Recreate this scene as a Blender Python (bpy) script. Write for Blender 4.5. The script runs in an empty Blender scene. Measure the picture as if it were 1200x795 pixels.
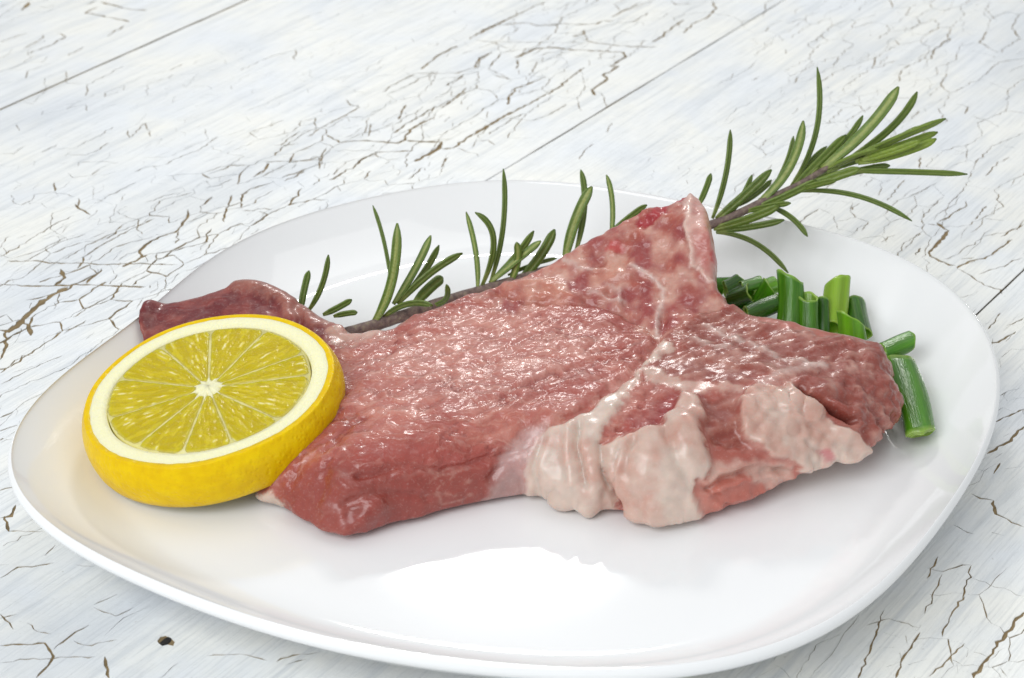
import bpy, bmesh, math, random
import numpy as np
from mathutils import Vector, Matrix
from mathutils.geometry import delaunay_2d_cdt

random.seed(7); rng = np.random.default_rng(11)
scene = bpy.context.scene
col = scene.collection

# ------------------------------------------------------------------ camera
PITCH, FPX, DIST = math.radians(30), 2503.0, .56
CAM = np.array([0, -DIST*math.cos(PITCH), DIST*math.sin(PITCH)])
FWD = np.array([0, math.cos(PITCH), -math.sin(PITCH)])
RGT = np.array([1., 0, 0]); UPV = np.cross(RGT, FWD)
cd = bpy.data.cameras.new('camera'); cam = bpy.data.objects.new('camera', cd); col.objects.link(cam)
cam.location = CAM; cam.rotation_euler = (math.pi/2-PITCH, 0, 0)
cd.sensor_fit = 'HORIZONTAL'; cd.sensor_width = 36; cd.lens = 36*FPX/1200
cd.clip_start = .01; cd.clip_end = 20
cd.dof.use_dof = True; cd.dof.focus_distance = .50; cd.dof.aperture_fstop = 36
scene.camera = cam

# ------------------------------------------------------------------ world and studio lamps
w = bpy.data.worlds.new('World'); scene.world = w; w.use_nodes = True
bg = w.node_tree.nodes['Background']; bg.inputs[0].default_value = (.95, .98, 1, 1); bg.inputs[1].default_value = .47

def area(name, loc, aim, sx, sy, power, color=(1, 1, 1)):
    l = bpy.data.lights.new(name, 'AREA'); l.shape = 'ELLIPSE' if sx < .25 else 'RECTANGLE'; l.size = sx; l.size_y = sy
    l.energy = power; l.color = color
    o = bpy.data.objects.new(name, l); col.objects.link(o); o.location = loc
    o.rotation_euler = (Vector(aim)-Vector(loc)).to_track_quat('-Z', 'Y').to_euler()
    return o
area('back_softbox', (-.005, .90, .698), (0, -.05, 0), .205, .110, 2.5, (1, .985, .96))
area('overhead_softbox', (.34, .30, 1.05), (0, -.03, 0), .80, .50, 1.3, (1, .99, .97))
area('front_softbox', (-.62, -.95, .95), (0, -.03, 0), 1.0, .8, 12.0, (.95, .98, 1))

vs = scene.view_settings
vs.view_transform = 'Standard'; vs.look = 'None'; vs.exposure = .20; vs.gamma = 1; vs.use_curve_mapping = False
scene.cycles.use_denoising = True
scene.cycles.max_bounces = 8; scene.cycles.caustics_reflective = False; scene.cycles.caustics_refractive = False

# ------------------------------------------------------------------ helpers
def P(u, v, z=0.):
    """point of the horizontal plane z that the pixel (u, v) of the photograph looks at"""
    r = FWD+RGT*(u-600)/FPX-UPV*(v-397.5)/FPX
    return CAM+r*((z-CAM[2])/r[2])
def PD(u, v, depth):
    return CAM+(FWD+RGT*(u-600)/FPX-UPV*(v-397.5)/FPX)*depth
def depth_of(X): return float((np.asarray(X)-CAM)@FWD)
def Q(X):
    X = X-CAM; d = X@FWD
    return 600+FPX*(X@RGT)/d, 397.5-FPX*(X@UPV)/d

def mesh_obj(name, verts, faces, mat=None, parent=None, smooth=True):
    me = bpy.data.meshes.new(name)
    if isinstance(verts, np.ndarray): verts = verts.tolist()
    if isinstance(faces, np.ndarray): faces = faces.tolist()
    me.from_pydata(verts, [], faces); me.update()
    if smooth: me.polygons.foreach_set('use_smooth', [True]*len(me.polygons))
    if mat: me.materials.append(mat)
    o = bpy.data.objects.new(name, me); col.objects.link(o)
    if parent: o.parent = parent
    return o
def empty(name, loc=(0, 0, 0)):
    o = bpy.data.objects.new(name, None); col.objects.link(o); o.location = loc; o.empty_display_size = .01
    return o
def tag(o, label=None, cat=None, group=None, kind=None):
    if label: o['label'] = label
    if cat: o['category'] = cat
    if group: o['group'] = group
    if kind: o['kind'] = kind
    return o
def set_color(o, rgb, name='Col'):
    a = o.data.color_attributes.new(name, 'FLOAT_COLOR', 'POINT')
    c = np.ones((len(o.data.vertices), 4), np.float32); c[:, :rgb.shape[1]] = rgb
    a.data.foreach_set('color', c.ravel())

def hash3(i, j, k, s=0):
    n = (i.astype(np.int64)*73856093) ^ (j.astype(np.int64)*19349663) ^ (k.astype(np.int64)*83492791) ^ (s*2654435761)
    n = (n ^ (n >> 13))*1274126177 & 0x7fffffff
    n = (n ^ (n >> 15))*2246822519 & 0x7fffffff
    return ((n ^ (n >> 11)) & 0xffffff)/float(0xffffff)
def vnoise(X, s=0):
    """smooth value noise, -1..1"""
    X = np.asarray(X, float); I = np.floor(X).astype(np.int64); F = X-I; F = F*F*F*(F*(F*6-15)+10)
    r = 0
    for a in (0, 1):
        for b in (0, 1):
            for c in (0, 1):
                wgt = (F[:, 0] if a else 1-F[:, 0])*(F[:, 1] if b else 1-F[:, 1])*(F[:, 2] if c else 1-F[:, 2])
                r = r+wgt*hash3(I[:, 0]+a, I[:, 1]+b, I[:, 2]+c, s)
    return r*2-1
def fbm(X, o=4, s=0, g=.5):
    X = np.asarray(X, float); r = 0; a = 1; t = 0
    for k in range(o):
        r = r+a*vnoise(X+17.3*k, s+k); t += a; a *= g; X = X*2.03
    return r/t
def worley(X, s=0):
    """distance to the nearest and second nearest cell point"""
    I = np.floor(X).astype(np.int64); d1 = np.full(len(X), 9.); d2 = d1.copy(); cid = np.zeros(len(X))
    for a in (-1, 0, 1):
        for b in (-1, 0, 1):
            for c in (-1, 0, 1):
                J = I+np.array([a, b, c])
                p = J+np.stack([hash3(J[:, 0], J[:, 1], J[:, 2], s+q) for q in (1, 2, 3)], 1)
                d = np.sqrt(((X-p)**2).sum(1)); h = hash3(J[:, 0], J[:, 1], J[:, 2], s+9)
                m = d < d1; d2 = np.where(m, d1, np.minimum(d2, d)); cid = np.where(m, h, cid); d1 = np.where(m, d, d1)
    return d1, d2, cid
def sstep(x, a, b):
    t = np.clip((x-a)/(b-a), 0, 1); return t*t*(3-2*t)
def poly_sd(U, V, poly):
    """signed distance to a polygon, positive inside"""
    p = np.array(poly, float); q = np.roll(p, -1, 0)
    d = np.full(U.shape, 1e9); ins = np.zeros(U.shape, bool)
    for (x0, y0), (x1, y1) in zip(p, q):
        ex, ey = x1-x0, y1-y0; L = ex*ex+ey*ey+1e-18
        t = np.clip(((U-x0)*ex+(V-y0)*ey)/L, 0, 1)
        d = np.minimum(d, np.hypot(U-x0-t*ex, V-y0-t*ey))
        if y0 != y1:
            ins ^= ((y0 > V) != (y1 > V)) & (U < ex*(V-y0)/(ey if ey else 1e-12)+x0)
    return np.where(ins, d, -d)
def line_d(U, V, pts):
    d = np.full(U.shape, 1e9)
    for (x0, y0), (x1, y1) in zip(pts[:-1], pts[1:]):
        ex, ey = x1-x0, y1-y0; L = ex*ex+ey*ey+1e-18
        t = np.clip(((U-x0)*ex+(V-y0)*ey)/L, 0, 1)
        d = np.minimum(d, np.hypot(U-x0-t*ex, V-y0-t*ey))
    return d
def crop(z, s, pts):                      # zoomed-crop coordinates to photograph pixels
    return [(z[0]+x/s, z[1]+y/s) for x, y in pts]
def smooth_poly(pts, n=6, closed=True):
    """Catmull-Rom through the points"""
    p = np.array(pts, float); N = len(p); out = []
    for i in range(N if closed else N-1):
        if closed: a, b, c, d = p[(i-1) % N], p[i], p[(i+1) % N], p[(i+2) % N]
        else: a, b, c, d = p[max(i-1, 0)], p[i], p[i+1], p[min(i+2, N-1)]
        for k in range(n):
            t = k/n
            out.append(.5*((2*b)+(c-a)*t+(2*a-5*b+4*c-d)*t*t+(3*b-a-3*c+d)*t**3))
    if not closed: out.append(p[-1])
    return np.array(out)

# ------------------------------------------------------------------ materials
class NT:
    def __init__(s, name):
        s.m = bpy.data.materials.new(name); s.m.use_nodes = True; s.t = s.m.node_tree
        s.b = s.t.nodes['Principled BSDF']
    def n(s, typ, **kw):
        x = s.t.nodes.new(typ)
        for k, v in kw.items(): setattr(x, k, v)
        return x
    def set(s, **kw):
        for k, v in kw.items(): s.b.inputs[k.replace('_', ' ')].default_value = v
    def link(s, a, b): s.t.links.new(a, b)
    def coords(s, scale=(1, 1, 1), rot=(0, 0, 0), kind='Object'):
        c = s.n('ShaderNodeTexCoord'); m = s.n('ShaderNodeMapping')
        m.inputs['Scale'].default_value = scale; m.inputs['Rotation'].default_value = rot
        s.link(c.outputs[kind], m.inputs['Vector']); return m.outputs[0]
    def noise(s, vec, scale, detail=4, rough=.5, dist=0):
        x = s.n('ShaderNodeTexNoise'); s.link(vec, x.inputs['Vector'])
        x.inputs['Scale'].default_value = scale; x.inputs['Detail'].default_value = detail
        x.inputs['Roughness'].default_value = rough; x.inputs['Distortion'].default_value = dist
        return x.outputs['Fac']
    def vor(s, vec, scale, feature='F1'):
        x = s.n('ShaderNodeTexVoronoi', feature=feature); s.link(vec, x.inputs['Vector']); x.inputs['Scale'].default_value = scale
        return x.outputs['Distance']
    def ramp(s, fac, stops):
        x = s.n('ShaderNodeValToRGB'); e = x.color_ramp.elements
        while len(e) < len(stops): e.new(.5)
        for el, (p, c) in zip(e, stops):
            el.position = p; el.color = (*c, 1) if isinstance(c, tuple) else (c, c, c, 1)
        s.link(fac, x.inputs[0]); return x.outputs[0]
    def mix(s, fac, a, b, blend='MIX'):
        x = s.n('ShaderNodeMix', data_type='RGBA', blend_type=blend)
        for i, v in ((0, fac), (6, a), (7, b)):
            if isinstance(v, (int, float)): x.inputs[i].default_value = v
            elif isinstance(v, tuple): x.inputs[i].default_value = (*v, 1)
            else: s.link(v, x.inputs[i])
        return x.outputs[2]
    def math(s, op, a, b=0.):
        x = s.n('ShaderNodeMath', operation=op)
        for i, v in ((0, a), (1, b)):
            if isinstance(v, (int, float)): x.inputs[i].default_value = v
            else: s.link(v, x.inputs[i])
        return x.outputs[0]
    def attr(s, name):
        x = s.n('ShaderNodeAttribute'); x.attribute_name = name; return x
    def bump(s, h, dist, strength=1., prev=None):
        x = s.n('ShaderNodeBump'); x.inputs['Strength'].default_value = strength; x.inputs['Distance'].default_value = dist
        s.link(h, x.inputs['Height'])
        if prev: s.link(prev, x.inputs['Normal'])
        return x.outputs[0]

# old cracked paint: brushed cool white over a cream layer
m = NT('cracked_white_paint')
v = m.coords((1, 1, 1))
streak = m.noise(m.coords((14, 260, 1)), 1, 5, .6)
fine = m.noise(m.coords((60, 1500, 60)), 1, 3, .6)
blot = m.noise(v, 26, 4, .55, .4)
c = m.mix(m.ramp(blot, [(.38, 0.), (.62, 1.)]), (.78, .805, .83), (.86, .855, .81))
c = m.mix(m.ramp(streak, [(.50, 0.), (.72, .6)]), c, (.55, .585, .62))
c = m.mix(m.ramp(m.noise(m.coords((5, 22, 1)), 1, 3, .5), [(.52, 0.), (.66, .55)]), c, (.60, .635, .68))
c = m.mix(m.ramp(fine, [(.50, 0.), (.72, .34)]), c, (.42, .44, .46))
speck = m.noise(v, 700, 2, .5)
c = m.mix(m.ramp(speck, [(.70, 0.), (.80, .5)]), c, (.42, .40, .36))
m.link(c, m.b.inputs['Base Color']); m.set(Roughness=.42, Specular_IOR_Level=.45)
b1 = m.bump(streak, .0006, .5); b1 = m.bump(fine, .0003, .7, b1); b1 = m.bump(m.noise(v, 160, 4, .6), .0006, .35, b1)
m.link(b1, m.b.inputs['Normal']); PAINT = m.m

m = NT('bare_plank_wood')
c = m.ramp(m.noise(m.coords((25, 600, 25)), 1, 4, .6), [(.3, (.12, .082, .036)), (.7, (.32, .23, .115))])
m.link(c, m.b.inputs['Base Color']); m.set(Roughness=.85); WOOD = m.m

m = NT('white_opal_glass')
m.set(Base_Color=(.86, .862, .865, 1), Roughness=.06, Specular_IOR_Level=.5, IOR=1.5)
m.link(m.bump(m.noise(m.coords(), 22, 2, .5), .0012, .10), m.b.inputs['Normal']); PLATE = m.m

m = NT('raw_meat')
a = m.attr('Col'); k = m.attr('Mask')       # mask: r = fat, g = fibre strength, b = wetness
sep = m.n('ShaderNodeSeparateColor'); m.link(k.outputs['Color'], sep.inputs[0])
v = m.coords()
warp = m.n('ShaderNodeVectorMath', operation='ADD')
wn = m.n('ShaderNodeTexNoise'); wn.inputs['Scale'].default_value = 130; wn.inputs['Detail'].default_value = 3; m.link(v, wn.inputs['Vector'])
wsc = m.n('ShaderNodeVectorMath', operation='SCALE'); wsc.inputs['Scale'].default_value = .012; m.link(wn.outputs['Color'], wsc.inputs[0])
m.link(v, warp.inputs[0]); m.link(wsc.outputs[0], warp.inputs[1])
mp = m.n('ShaderNodeMapping'); mp.inputs['Rotation'].default_value = (0, 0, math.radians(-32)); mp.inputs['Scale'].default_value = (.16, 1, 1)
m.link(warp.outputs[0], mp.inputs['Vector'])
fib = m.noise(mp.outputs[0], 330, 2., .45, .5)
grain = m.noise(v, 1500, 3, .6)
lump = m.noise(v, 230, 2, .45)
c = m.mix(m.math('MULTIPLY', m.ramp(fib, [(.38, 1.), (.56, 0.)]), m.math('MULTIPLY', sep.outputs[1], .38)), a.outputs['Color'], (.36, .085, .075))
c = m.mix(m.math('MULTIPLY', m.ramp(fib, [(.54, 0.), (.74, 1.)]), m.math('MULTIPLY', sep.outputs[1], .22)), c, (.86, .58, .50))
c = m.mix(m.math('MULTIPLY', m.ramp(grain, [(.56, 0.), (.72, 1.)]), .10), c, (.90, .72, .66))
m.link(c, m.b.inputs['Base Color'])
m.set(Subsurface_Weight=.30, Subsurface_Scale=.0018, Subsurface_Radius=(1, .40, .30), Specular_IOR_Level=.35, Coat_Weight=.45, Coat_Roughness=.19)
m.link(m.math('ADD', m.math('MULTIPLY', sep.outputs[0], .35), .28), m.b.inputs['Subsurface Weight'])
rg = m.ramp(m.noise(v, 420, 3, .6), [(.3, .34), (.7, .5)])
m.link(rg, m.b.inputs['Roughness'])
b1 = m.bump(m.math('MULTIPLY', fib, m.math('ADD', m.math('MULTIPLY', sep.outputs[1], .85), .10)), .0036, .30); b1 = m.bump(lump, .0022, .12, b1); b1 = m.bump(grain, .0002, .12, b1)
m.link(b1, m.b.inputs['Normal']); m.link(b1, m.b.inputs['Coat Normal']); MEAT = m.m

m = NT('lemon_rind')
v = m.coords()
pore = m.vor(v, 800); big = m.noise(v, 320, 3, .5)
c = m.mix(m.ramp(big, [(.35, 0.), (.7, 1.)]), (.74, .47, .0003), (.82, .56, .0006))
c = m.mix(m.ramp(pore, [(.10, .06), (.32, 0.)]), c, (.72, .44, .002))
m.link(c, m.b.inputs['Base Color'])
m.set(Roughness=.34, Specular_IOR_Level=.18, Subsurface_Weight=.2, Subsurface_Scale=.002, Subsurface_Radius=(1, .7, .1))
b1 = m.bump(m.ramp(pore, [(.0, 0.), (.45, 1.)]), .0004, .32); m.link(m.bump(big, .0010, .35, b1), m.b.inputs['Normal']); RIND = m.m

m = NT('lemon_pith')
v = m.coords()
c = m.mix(m.noise(v, 900, 4, .6), (.88, .83, .46), (.91, .87, .60))
m.link(c, m.b.inputs['Base Color'])
m.set(Roughness=.55, Subsurface_Weight=.4, Subsurface_Scale=.003, Subsurface_Radius=(1, .9, .5))
m.link(m.bump(m.noise(v, 1100, 4, .6), .0005, .7), m.b.inputs['Normal']); PITH = m.m

m = NT('lemon_pulp')
a = m.attr('Col')
m.link(a.outputs['Color'], m.b.inputs['Base Color'])
m.set(Roughness=.24, Specular_IOR_Level=.25, Subsurface_Weight=.6, Subsurface_Scale=.006, Subsurface_Radius=(1, .8, .10), Coat_Weight=.05, Coat_Roughness=.12)
m.link(m.bump(m.noise(m.coords(), 1600, 3, .6), .00025, .5), m.b.inputs['Normal']); PULP = m.m

m = NT('rosemary_needle')
a = m.attr('Col'); v = m.coords()
c = m.mix(m.ramp(m.noise(v, 1300, 3, .6), [(.35, .0), (.75, .45)]), a.outputs['Color'], (.13, .20, .03))
m.link(c, m.b.inputs['Base Color']); m.set(Roughness=.33, Specular_IOR_Level=.32, Subsurface_Weight=.1, Subsurface_Scale=.001, Subsurface_Radius=(.4, 1, .15))
m.link(m.bump(m.noise(v, 1900, 2, .5), .0003, .6), m.b.inputs['Normal']); NEEDLE = m.m

m = NT('rosemary_bark')
v = m.coords()
m.link(m.ramp(m.noise(v, 700, 4, .6), [(.3, (.10, .065, .06)), (.55, (.20, .14, .12)), (.75, (.30, .27, .16))]), m.b.inputs['Base Color'])
m.set(Roughness=.7); m.link(m.bump(m.noise(v, 900, 3, .6), .0005, .8), m.b.inputs['Normal']); BARK = m.m

m = NT('green_onion')
a = m.attr('Col'); v = m.coords((1, 1, .06))
ln = m.noise(v, 1500, 3, .6)
c = m.mix(m.math('MULTIPLY', m.ramp(ln, [(.4, 0.), (.75, 1.)]), .16), a.outputs['Color'], (.30, .48, .06))
m.link(c, m.b.inputs['Base Color']); m.set(Roughness=.24, Specular_IOR_Level=.5, Subsurface_Weight=.25, Subsurface_Scale=.0018, Subsurface_Radius=(.5, 1, .1))
m.link(m.bump(ln, .0004, .5), m.b.inputs['Normal']); ONION = m.m

# ------------------------------------------------------------------ cracked planks
GRAIN = math.radians(54.7)
G = np.array([math.cos(GRAIN), math.sin(GRAIN)]); A = np.array([-math.sin(GRAIN), math.cos(GRAIN)])   # along, across
def tab(u, v):
    p = P(u, v, 0)[:2]; return np.array([p@G, -(p@A)])      # plank coordinates: along the grain, across (to the right)
C1, C2, C3, C4 = ((0, 180), 3.75), ((280, 0), 3.75), ((560, 0), 3.75), ((880, 0), 3.75)
C5, C6, C7, C8 = ((920, 200), 4.275), ((1000, 380), 1.915), ((0, 380), 1.915), ((0, 0), 3.75)
CRACKS = [
 (C1, 4.5, [(0,775),(40,780),(90,740),(150,680),(220,625),(300,585)]), (C1, 3, [(90,740),(125,750),(135,800)]),
 (C1, 2.2, [(0,573),(120,580),(240,580),(380,575),(480,580),(640,585)]), (C1, 3, [(240,578),(285,545),(265,505)]),
 (C1, 1.7, [(30,470),(180,472),(270,482),(380,480),(430,487),(540,483),(660,485),(780,487)]),
 (C1, 1.3, [(340,505),(365,475),(365,455),(440,405),(560,340),(680,285)]), (C1, 1, [(280,465),(400,395),(500,350),(600,310)]),
 (C1, 1.8, [(380,570),(395,550),(430,525),(445,505)]), (C1, 2, [(590,480),(620,455),(615,425),(640,400),(700,365),(770,345),(800,315),(825,280),(825,245)]),
 (C1, 1.5, [(770,395),(785,340)]), (C1, .9, [(520,470),(560,440),(610,425)]), (C1, 1.4, [(670,480),(740,440),(800,415),(890,395),(910,375),(905,355),(930,330)]),
 (C1, 1.2, [(580,580),(620,550),(665,525)]), (C1, 1, [(320,720),(400,670),(530,600)]), (C1, 1, [(280,790),(340,755),(380,730)]),
 (C1, .9, [(110,470),(180,435),(260,390),(380,352)]), (C1, 1, [(0,455),(120,385),(240,310),(330,270)]), (C1, 1.2, [(940,240),(1000,232),(1055,215),(1065,240)]),
 (C1, 1.3, [(985,300),(990,260),(1010,210),(1020,180)]), (C1, 1.4, [(1060,215),(1065,180),(1100,155),(1200,125)]), (C1, 1.3, [(1060,250),(1110,250),(1160,240),(1200,245)]),
 (C1, 1, [(915,90),(960,75),(1040,45)]), (C1, 1.5, [(1140,90),(1165,70),(1175,40)]), (C1, 1.5, [(330,220),(345,240),(370,250),(400,270)]), (C1, 1.2, [(345,195),(340,235)]),
 (C1, 1.5, [(240,125),(240,165)]), (C1, .8, [(50,180),(60,215),(95,225),(140,205),(150,180),(240,170),(330,190)]), (C1, .8, [(410,220),(520,165),(600,125)]),
 (C1, .9, [(900,150),(960,140),(1020,110)]), (C1, .8, [(640,215),(720,185),(800,175)]), (C1, .8, [(500,250),(560,280),(610,290),(600,330),(625,355)]), (C1, .8, [(820,300),(880,280),(920,260)]),
 (C2, 2, [(395,790),(440,770),(470,745),(500,740),(540,700),(600,670),(680,665),(770,662)]), (C2, 1.2, [(100,712),(220,708),(350,703),(370,670),(385,650)]), (C2, 1.3, [(355,745),(352,715),(370,690)]),
 (C2, 1, [(420,660),(600,663)]), (C2, 1.8, [(385,590),(440,625),(560,617),(690,628),(730,615),(750,570),(800,540),(860,515)]),
 (C2, 3, [(730,615),(800,622),(890,622),(880,650),(830,680),(770,710)]), (C2, 2, [(890,655),(940,650),(1000,605),(1080,560),(1200,490)]), (C2, 1.2, [(800,622),(935,610)]),
 (C2, 1.4, [(680,585),(740,540),(800,510),(865,465)]), (C2, 1.8, [(890,475),(940,440),(1000,385)]), (C2, 1.5, [(905,378),(960,350),(990,325)]),
 (C2, 1.2, [(300,600),(390,545),(470,505),(530,470),(490,460),(470,435)]), (C2, 1, [(180,640),(230,600),(270,575)]), (C2, 1, [(140,640),(270,630)]),
 (C2, 1.5, [(800,305),(880,240),(960,200)]), (C2, 1.3, [(780,320),(860,322),(960,320),(1040,295),(1055,255),(1110,228)]), (C2, .9, [(630,405),(700,360),(780,320)]),
 (C2, 1.5, [(1015,172),(1060,140),(1130,105),(1200,75)]), (C2, 1, [(1040,175),(1110,185),(1190,215)]), (C2, .9, [(570,600),(580,540)]), (C2, 1.5, [(700,525),(715,490),(735,460)]),
 (C2, 1, [(960,650),(1010,670),(1045,675),(1055,690)]), (C2, 1.2, [(890,735),(900,715),(925,690)]), (C2, 1, [(740,790),(780,760),(810,735)]), (C2, 1.3, [(60,780),(120,740),(130,715)]),
 (C2, 1.6, [(200,795),(240,780),(290,750)]), (C2, .8, [(245,265),(250,215)]), (C2, .7, [(0,310),(120,255),(240,220)]), (C2, 1, [(1115,330),(1200,350)]),
 (C3, 1.6, [(0,150),(80,110),(220,100),(260,112),(370,105),(520,105),(550,90),(600,92)]), (C3, 1.2, [(590,75),(640,45),(720,10)]), (C3, 1.3, [(80,110),(240,30),(300,5)]),
 (C3, .9, [(0,180),(160,185),(260,185),(400,188),(460,185)]), (C3, 1.4, [(455,170),(500,185),(600,198),(690,205),(790,205)]),
 (C3, 2, [(160,255),(260,212),(340,208),(420,220),(520,222),(640,230),(650,250),(580,290),(620,290),(550,330),(570,345),(500,395),(515,420)]),
 (C3, 1.6, [(0,585),(100,520),(200,470),(290,420),(360,380),(420,330),(470,295)]), (C3, 1, [(50,590),(140,530),(190,500)]), (C3, .9, [(155,520),(240,530),(320,500),(390,455)]),
 (C3, 1.7, [(130,460),(135,430),(170,385),(230,365),(300,335)]), (C3, 1.6, [(765,185),(800,165),(850,125),(905,85)]), (C3, 1.5, [(905,145),(940,105),(1010,75),(1045,40),(1030,5)]),
 (C3, 1, [(670,100),(710,80),(750,55)]), (C3, 1.3, [(850,5),(870,20),(940,15)]), (C3, 2, [(415,160),(460,150),(475,130)]), (C3, .8, [(560,585),(590,540)]), (C3, .8, [(445,700),(470,660),(510,630)]),
 (C3, 1.2, [(160,305),(180,285),(170,265),(185,260)]), (C3, 1, [(60,325),(140,350)]), (C3, 1.2, [(0,300),(10,260),(60,230)]), (C3, .9, [(0,620),(45,615),(75,640)]),
 (C4, .8, [(150,240),(155,215)]), (C4, .9, [(0,355),(40,335)]), (C4, .8, [(190,365),(210,335)]), (C4, .8, [(330,445),(400,450),(480,465),(500,495)]), (C4, 1.2, [(940,500),(955,470),(900,455)]),
 (C4, 1.2, [(740,740),(745,690)]), (C4, .7, [(640,285),(700,290)]), (C4, .8, [(1030,775),(1080,720),(1140,690)]), (C4, .8, [(970,510),(1040,530),(1090,560)]), (C4, .7, [(860,190),(880,165)]), (C4, .7, [(1030,40),(1080,90)]),
 (C5, 2.5, [(760,260),(820,300),(770,360),(720,410),(730,430),(800,460),(855,475)]), (C5, 1.5, [(715,268),(765,275)]), (C5, 1.3, [(765,260),(820,235),(845,210),(900,185),(905,150)]),
 (C5, 1.6, [(860,490),(920,455),(1000,440),(1060,400),(1140,345)]), (C5, 1.2, [(880,445),(950,435)]), (C5, 1.3, [(860,490),(930,525),(1000,575),(1080,595),(1090,620)]),
 (C5, 1, [(970,520),(1030,495),(1100,480),(1140,450),(1190,435)]), (C5, 1.3, [(1080,330),(1130,300),(1195,268)]), (C5, 1, [(950,245),(1010,175)]), (C5, 1, [(640,270),(690,285)]),
 (C5, .8, [(480,360),(550,320)]), (C5, .8, [(600,390),(680,310)]), (C5, 1.2, [(655,425),(680,385)]), (C5, .9, [(510,150),(600,45)]), (C5, .7, [(390,80),(440,40)]),
 (C5, 1, [(1015,795),(1080,710)]), (C5, 1.2, [(1110,775),(1160,755),(1197,735)]), (C5, .8, [(1000,240),(1100,250)]), (C5, 1.2, [(690,540),(760,550),(740,570)]), (C5, .7, [(850,640),(940,620)]),
 (C5, .8, [(320,200),(375,160)]), (C5, .8, [(385,300),(410,265)]), (C5, .8, [(620,130),(690,100),(760,60)]),
 (C6, 1.5, [(300,40),(325,40),(365,15)]), (C6, 1.3, [(318,220),(350,205),(383,190)]), (C6, 2, [(300,290),(345,265),(383,228)]), (C6, 2, [(315,335),(330,310)]),
 (C6, 2, [(265,380),(285,390),(315,395),(320,425),(383,455)]), (C6, 1.3, [(165,545),(200,555),(230,545),(265,540)]), (C6, 1.2, [(265,540),(250,600),(245,620)]), (C6, 1.2, [(330,160),(345,150)]),
 (C6, 2.5, [(383,645),(340,700),(305,745),(270,795)]), (C6, 2, [(270,735),(300,745)]), (C6, 1.5, [(215,750),(245,765)]), (C6, 1.2, [(170,790),(215,750),(250,715)]),
 (C6, 1.5, [(95,795),(110,750),(150,690)]), (C6, 1.2, [(10,795),(40,720),(70,640)]), (C6, 1.2, [(200,700),(215,660),(250,610)]), (C6, 1, [(30,675),(80,660),(150,680)]),
 (C6, .9, [(160,650),(180,600),(200,560)]), (C6, .9, [(270,570),(320,590),(383,610)]), (C6, 1.3, [(330,770),(345,790)]), (C6, 1.2, [(190,520),(165,570)]), (C6, 1, [(225,450),(270,470)]),
 (C7, 2, [(0,80),(15,45),(10,20),(30,0)]), (C7, 1.5, [(60,0),(70,25)]), (C7, 1, [(0,110),(50,70),(75,70)]), (C7, .9, [(0,135),(90,90),(140,70)]), (C7, 1.5, [(0,210),(30,195)]),
 (C7, 5, [(0,260),(8,255)]), (C7, 3, [(0,435),(25,430),(35,405)]), (C7, 2.5, [(10,430),(20,465)]), (C7, 1.3, [(15,465),(100,465)]), (C7, 1.6, [(0,570),(40,545),(120,535)]), (C7, 1, [(100,520),(125,495)]),
 (C7, 1.2, [(0,660),(40,650)]), (C7, 1.2, [(0,650),(30,685)]), (C7, 1.2, [(60,670),(85,690),(115,695)]), (C7, 2, [(0,722),(100,715),(120,745),(115,755),(80,795)]),
 (C7, 1.5, [(120,730),(170,690),(200,675)]), (C7, 1.2, [(165,710),(190,720),(265,708)]), (C7, 1.3, [(0,760),(60,752),(120,750),(215,745)]), (C7, 2, [(235,745),(245,795)]),
 (C7, 1, [(210,630),(265,605)]), (C7, 1, [(210,635),(260,655),(300,635)]), (C7, 1, [(170,540),(215,545)]), (C7, 1.3, [(465,745),(540,740),(600,755)]), (C7, .8, [(360,795),(385,770),(400,760)]),
 (C7, 1.6, [(620,758),(660,742),(720,735)]), (C7, 1.2, [(640,765),(690,752)]),
 (C8, 3, [(95,45),(115,25),(125,8)]), (C8, 1.8, [(370,55),(480,75),(570,95)]), (C8, 1.8, [(440,8),(560,38),(650,45)]), (C8, 1.2, [(370,60),(430,30)]), (C8, 1.2, [(470,160),(550,110)]),
 (C8, 1.2, [(300,245),(370,205)]), (C8, 1.3, [(120,235),(220,200),(290,160),(250,145)]), (C8, 1.1, [(100,215),(190,165),(190,150)]), (C8, 1, [(0,185),(60,165),(120,145)]), (C8, 1, [(380,22),(430,0)]),
 (C8, .8, [(70,545),(85,575)]), (C8, .8, [(100,445),(150,460)]), (C8, .9, [(180,670),(250,635)]), (C8, .7, [(0,675),(60,675),(110,640)]), (C8, .8, [(300,680),(380,680),(440,655),(480,625)]),
 (C8, .8, [(340,712),(450,710),(520,718)]), (C8, .8, [(560,570),(570,605),(640,540),(660,600)]), (C8, 1, [(590,755),(640,735),(720,725)]), (C8, .9, [(720,725),(800,685),(880,655),(960,600)]), (C8, .8, [(300,760),(320,780),(400,770),(440,740)]),
]
def jitter(pts, amp, step):
    """subdivide a polyline and roughen it"""
    out = [np.array(pts[0])]
    for a, b in zip(pts[:-1], pts[1:]):
        a, b = np.array(a), np.array(b); L = np.hypot(*(b-a)); n = max(1, int(L/step))
        nn = np.array([-(b-a)[1], (b-a)[0]])/(L+1e-12)
        for k in range(1, n+1):
            q = a+(b-a)*k/n
            if k < n: q = q+nn*rng.normal(0, amp)
            out.append(q)
    return out
ribbons = []                 # (points in metres in plank coordinates, width profile)
for (o, s), wd, pts in CRACKS:
    px = crop(o, s, pts)
    w3 = [tab(*q) for q in px]
    dep = np.mean([depth_of(P(*q)) for q in px])
    wm = wd*1.65*dep/FPX
    q = jitter(w3, .00022, .0013)
    prof = [wm*(.55+.9*rng.random()) for _ in q]
    prof[0] *= .25; prof[-1] *= .2
    ribbons.append((q, prof))
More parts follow.
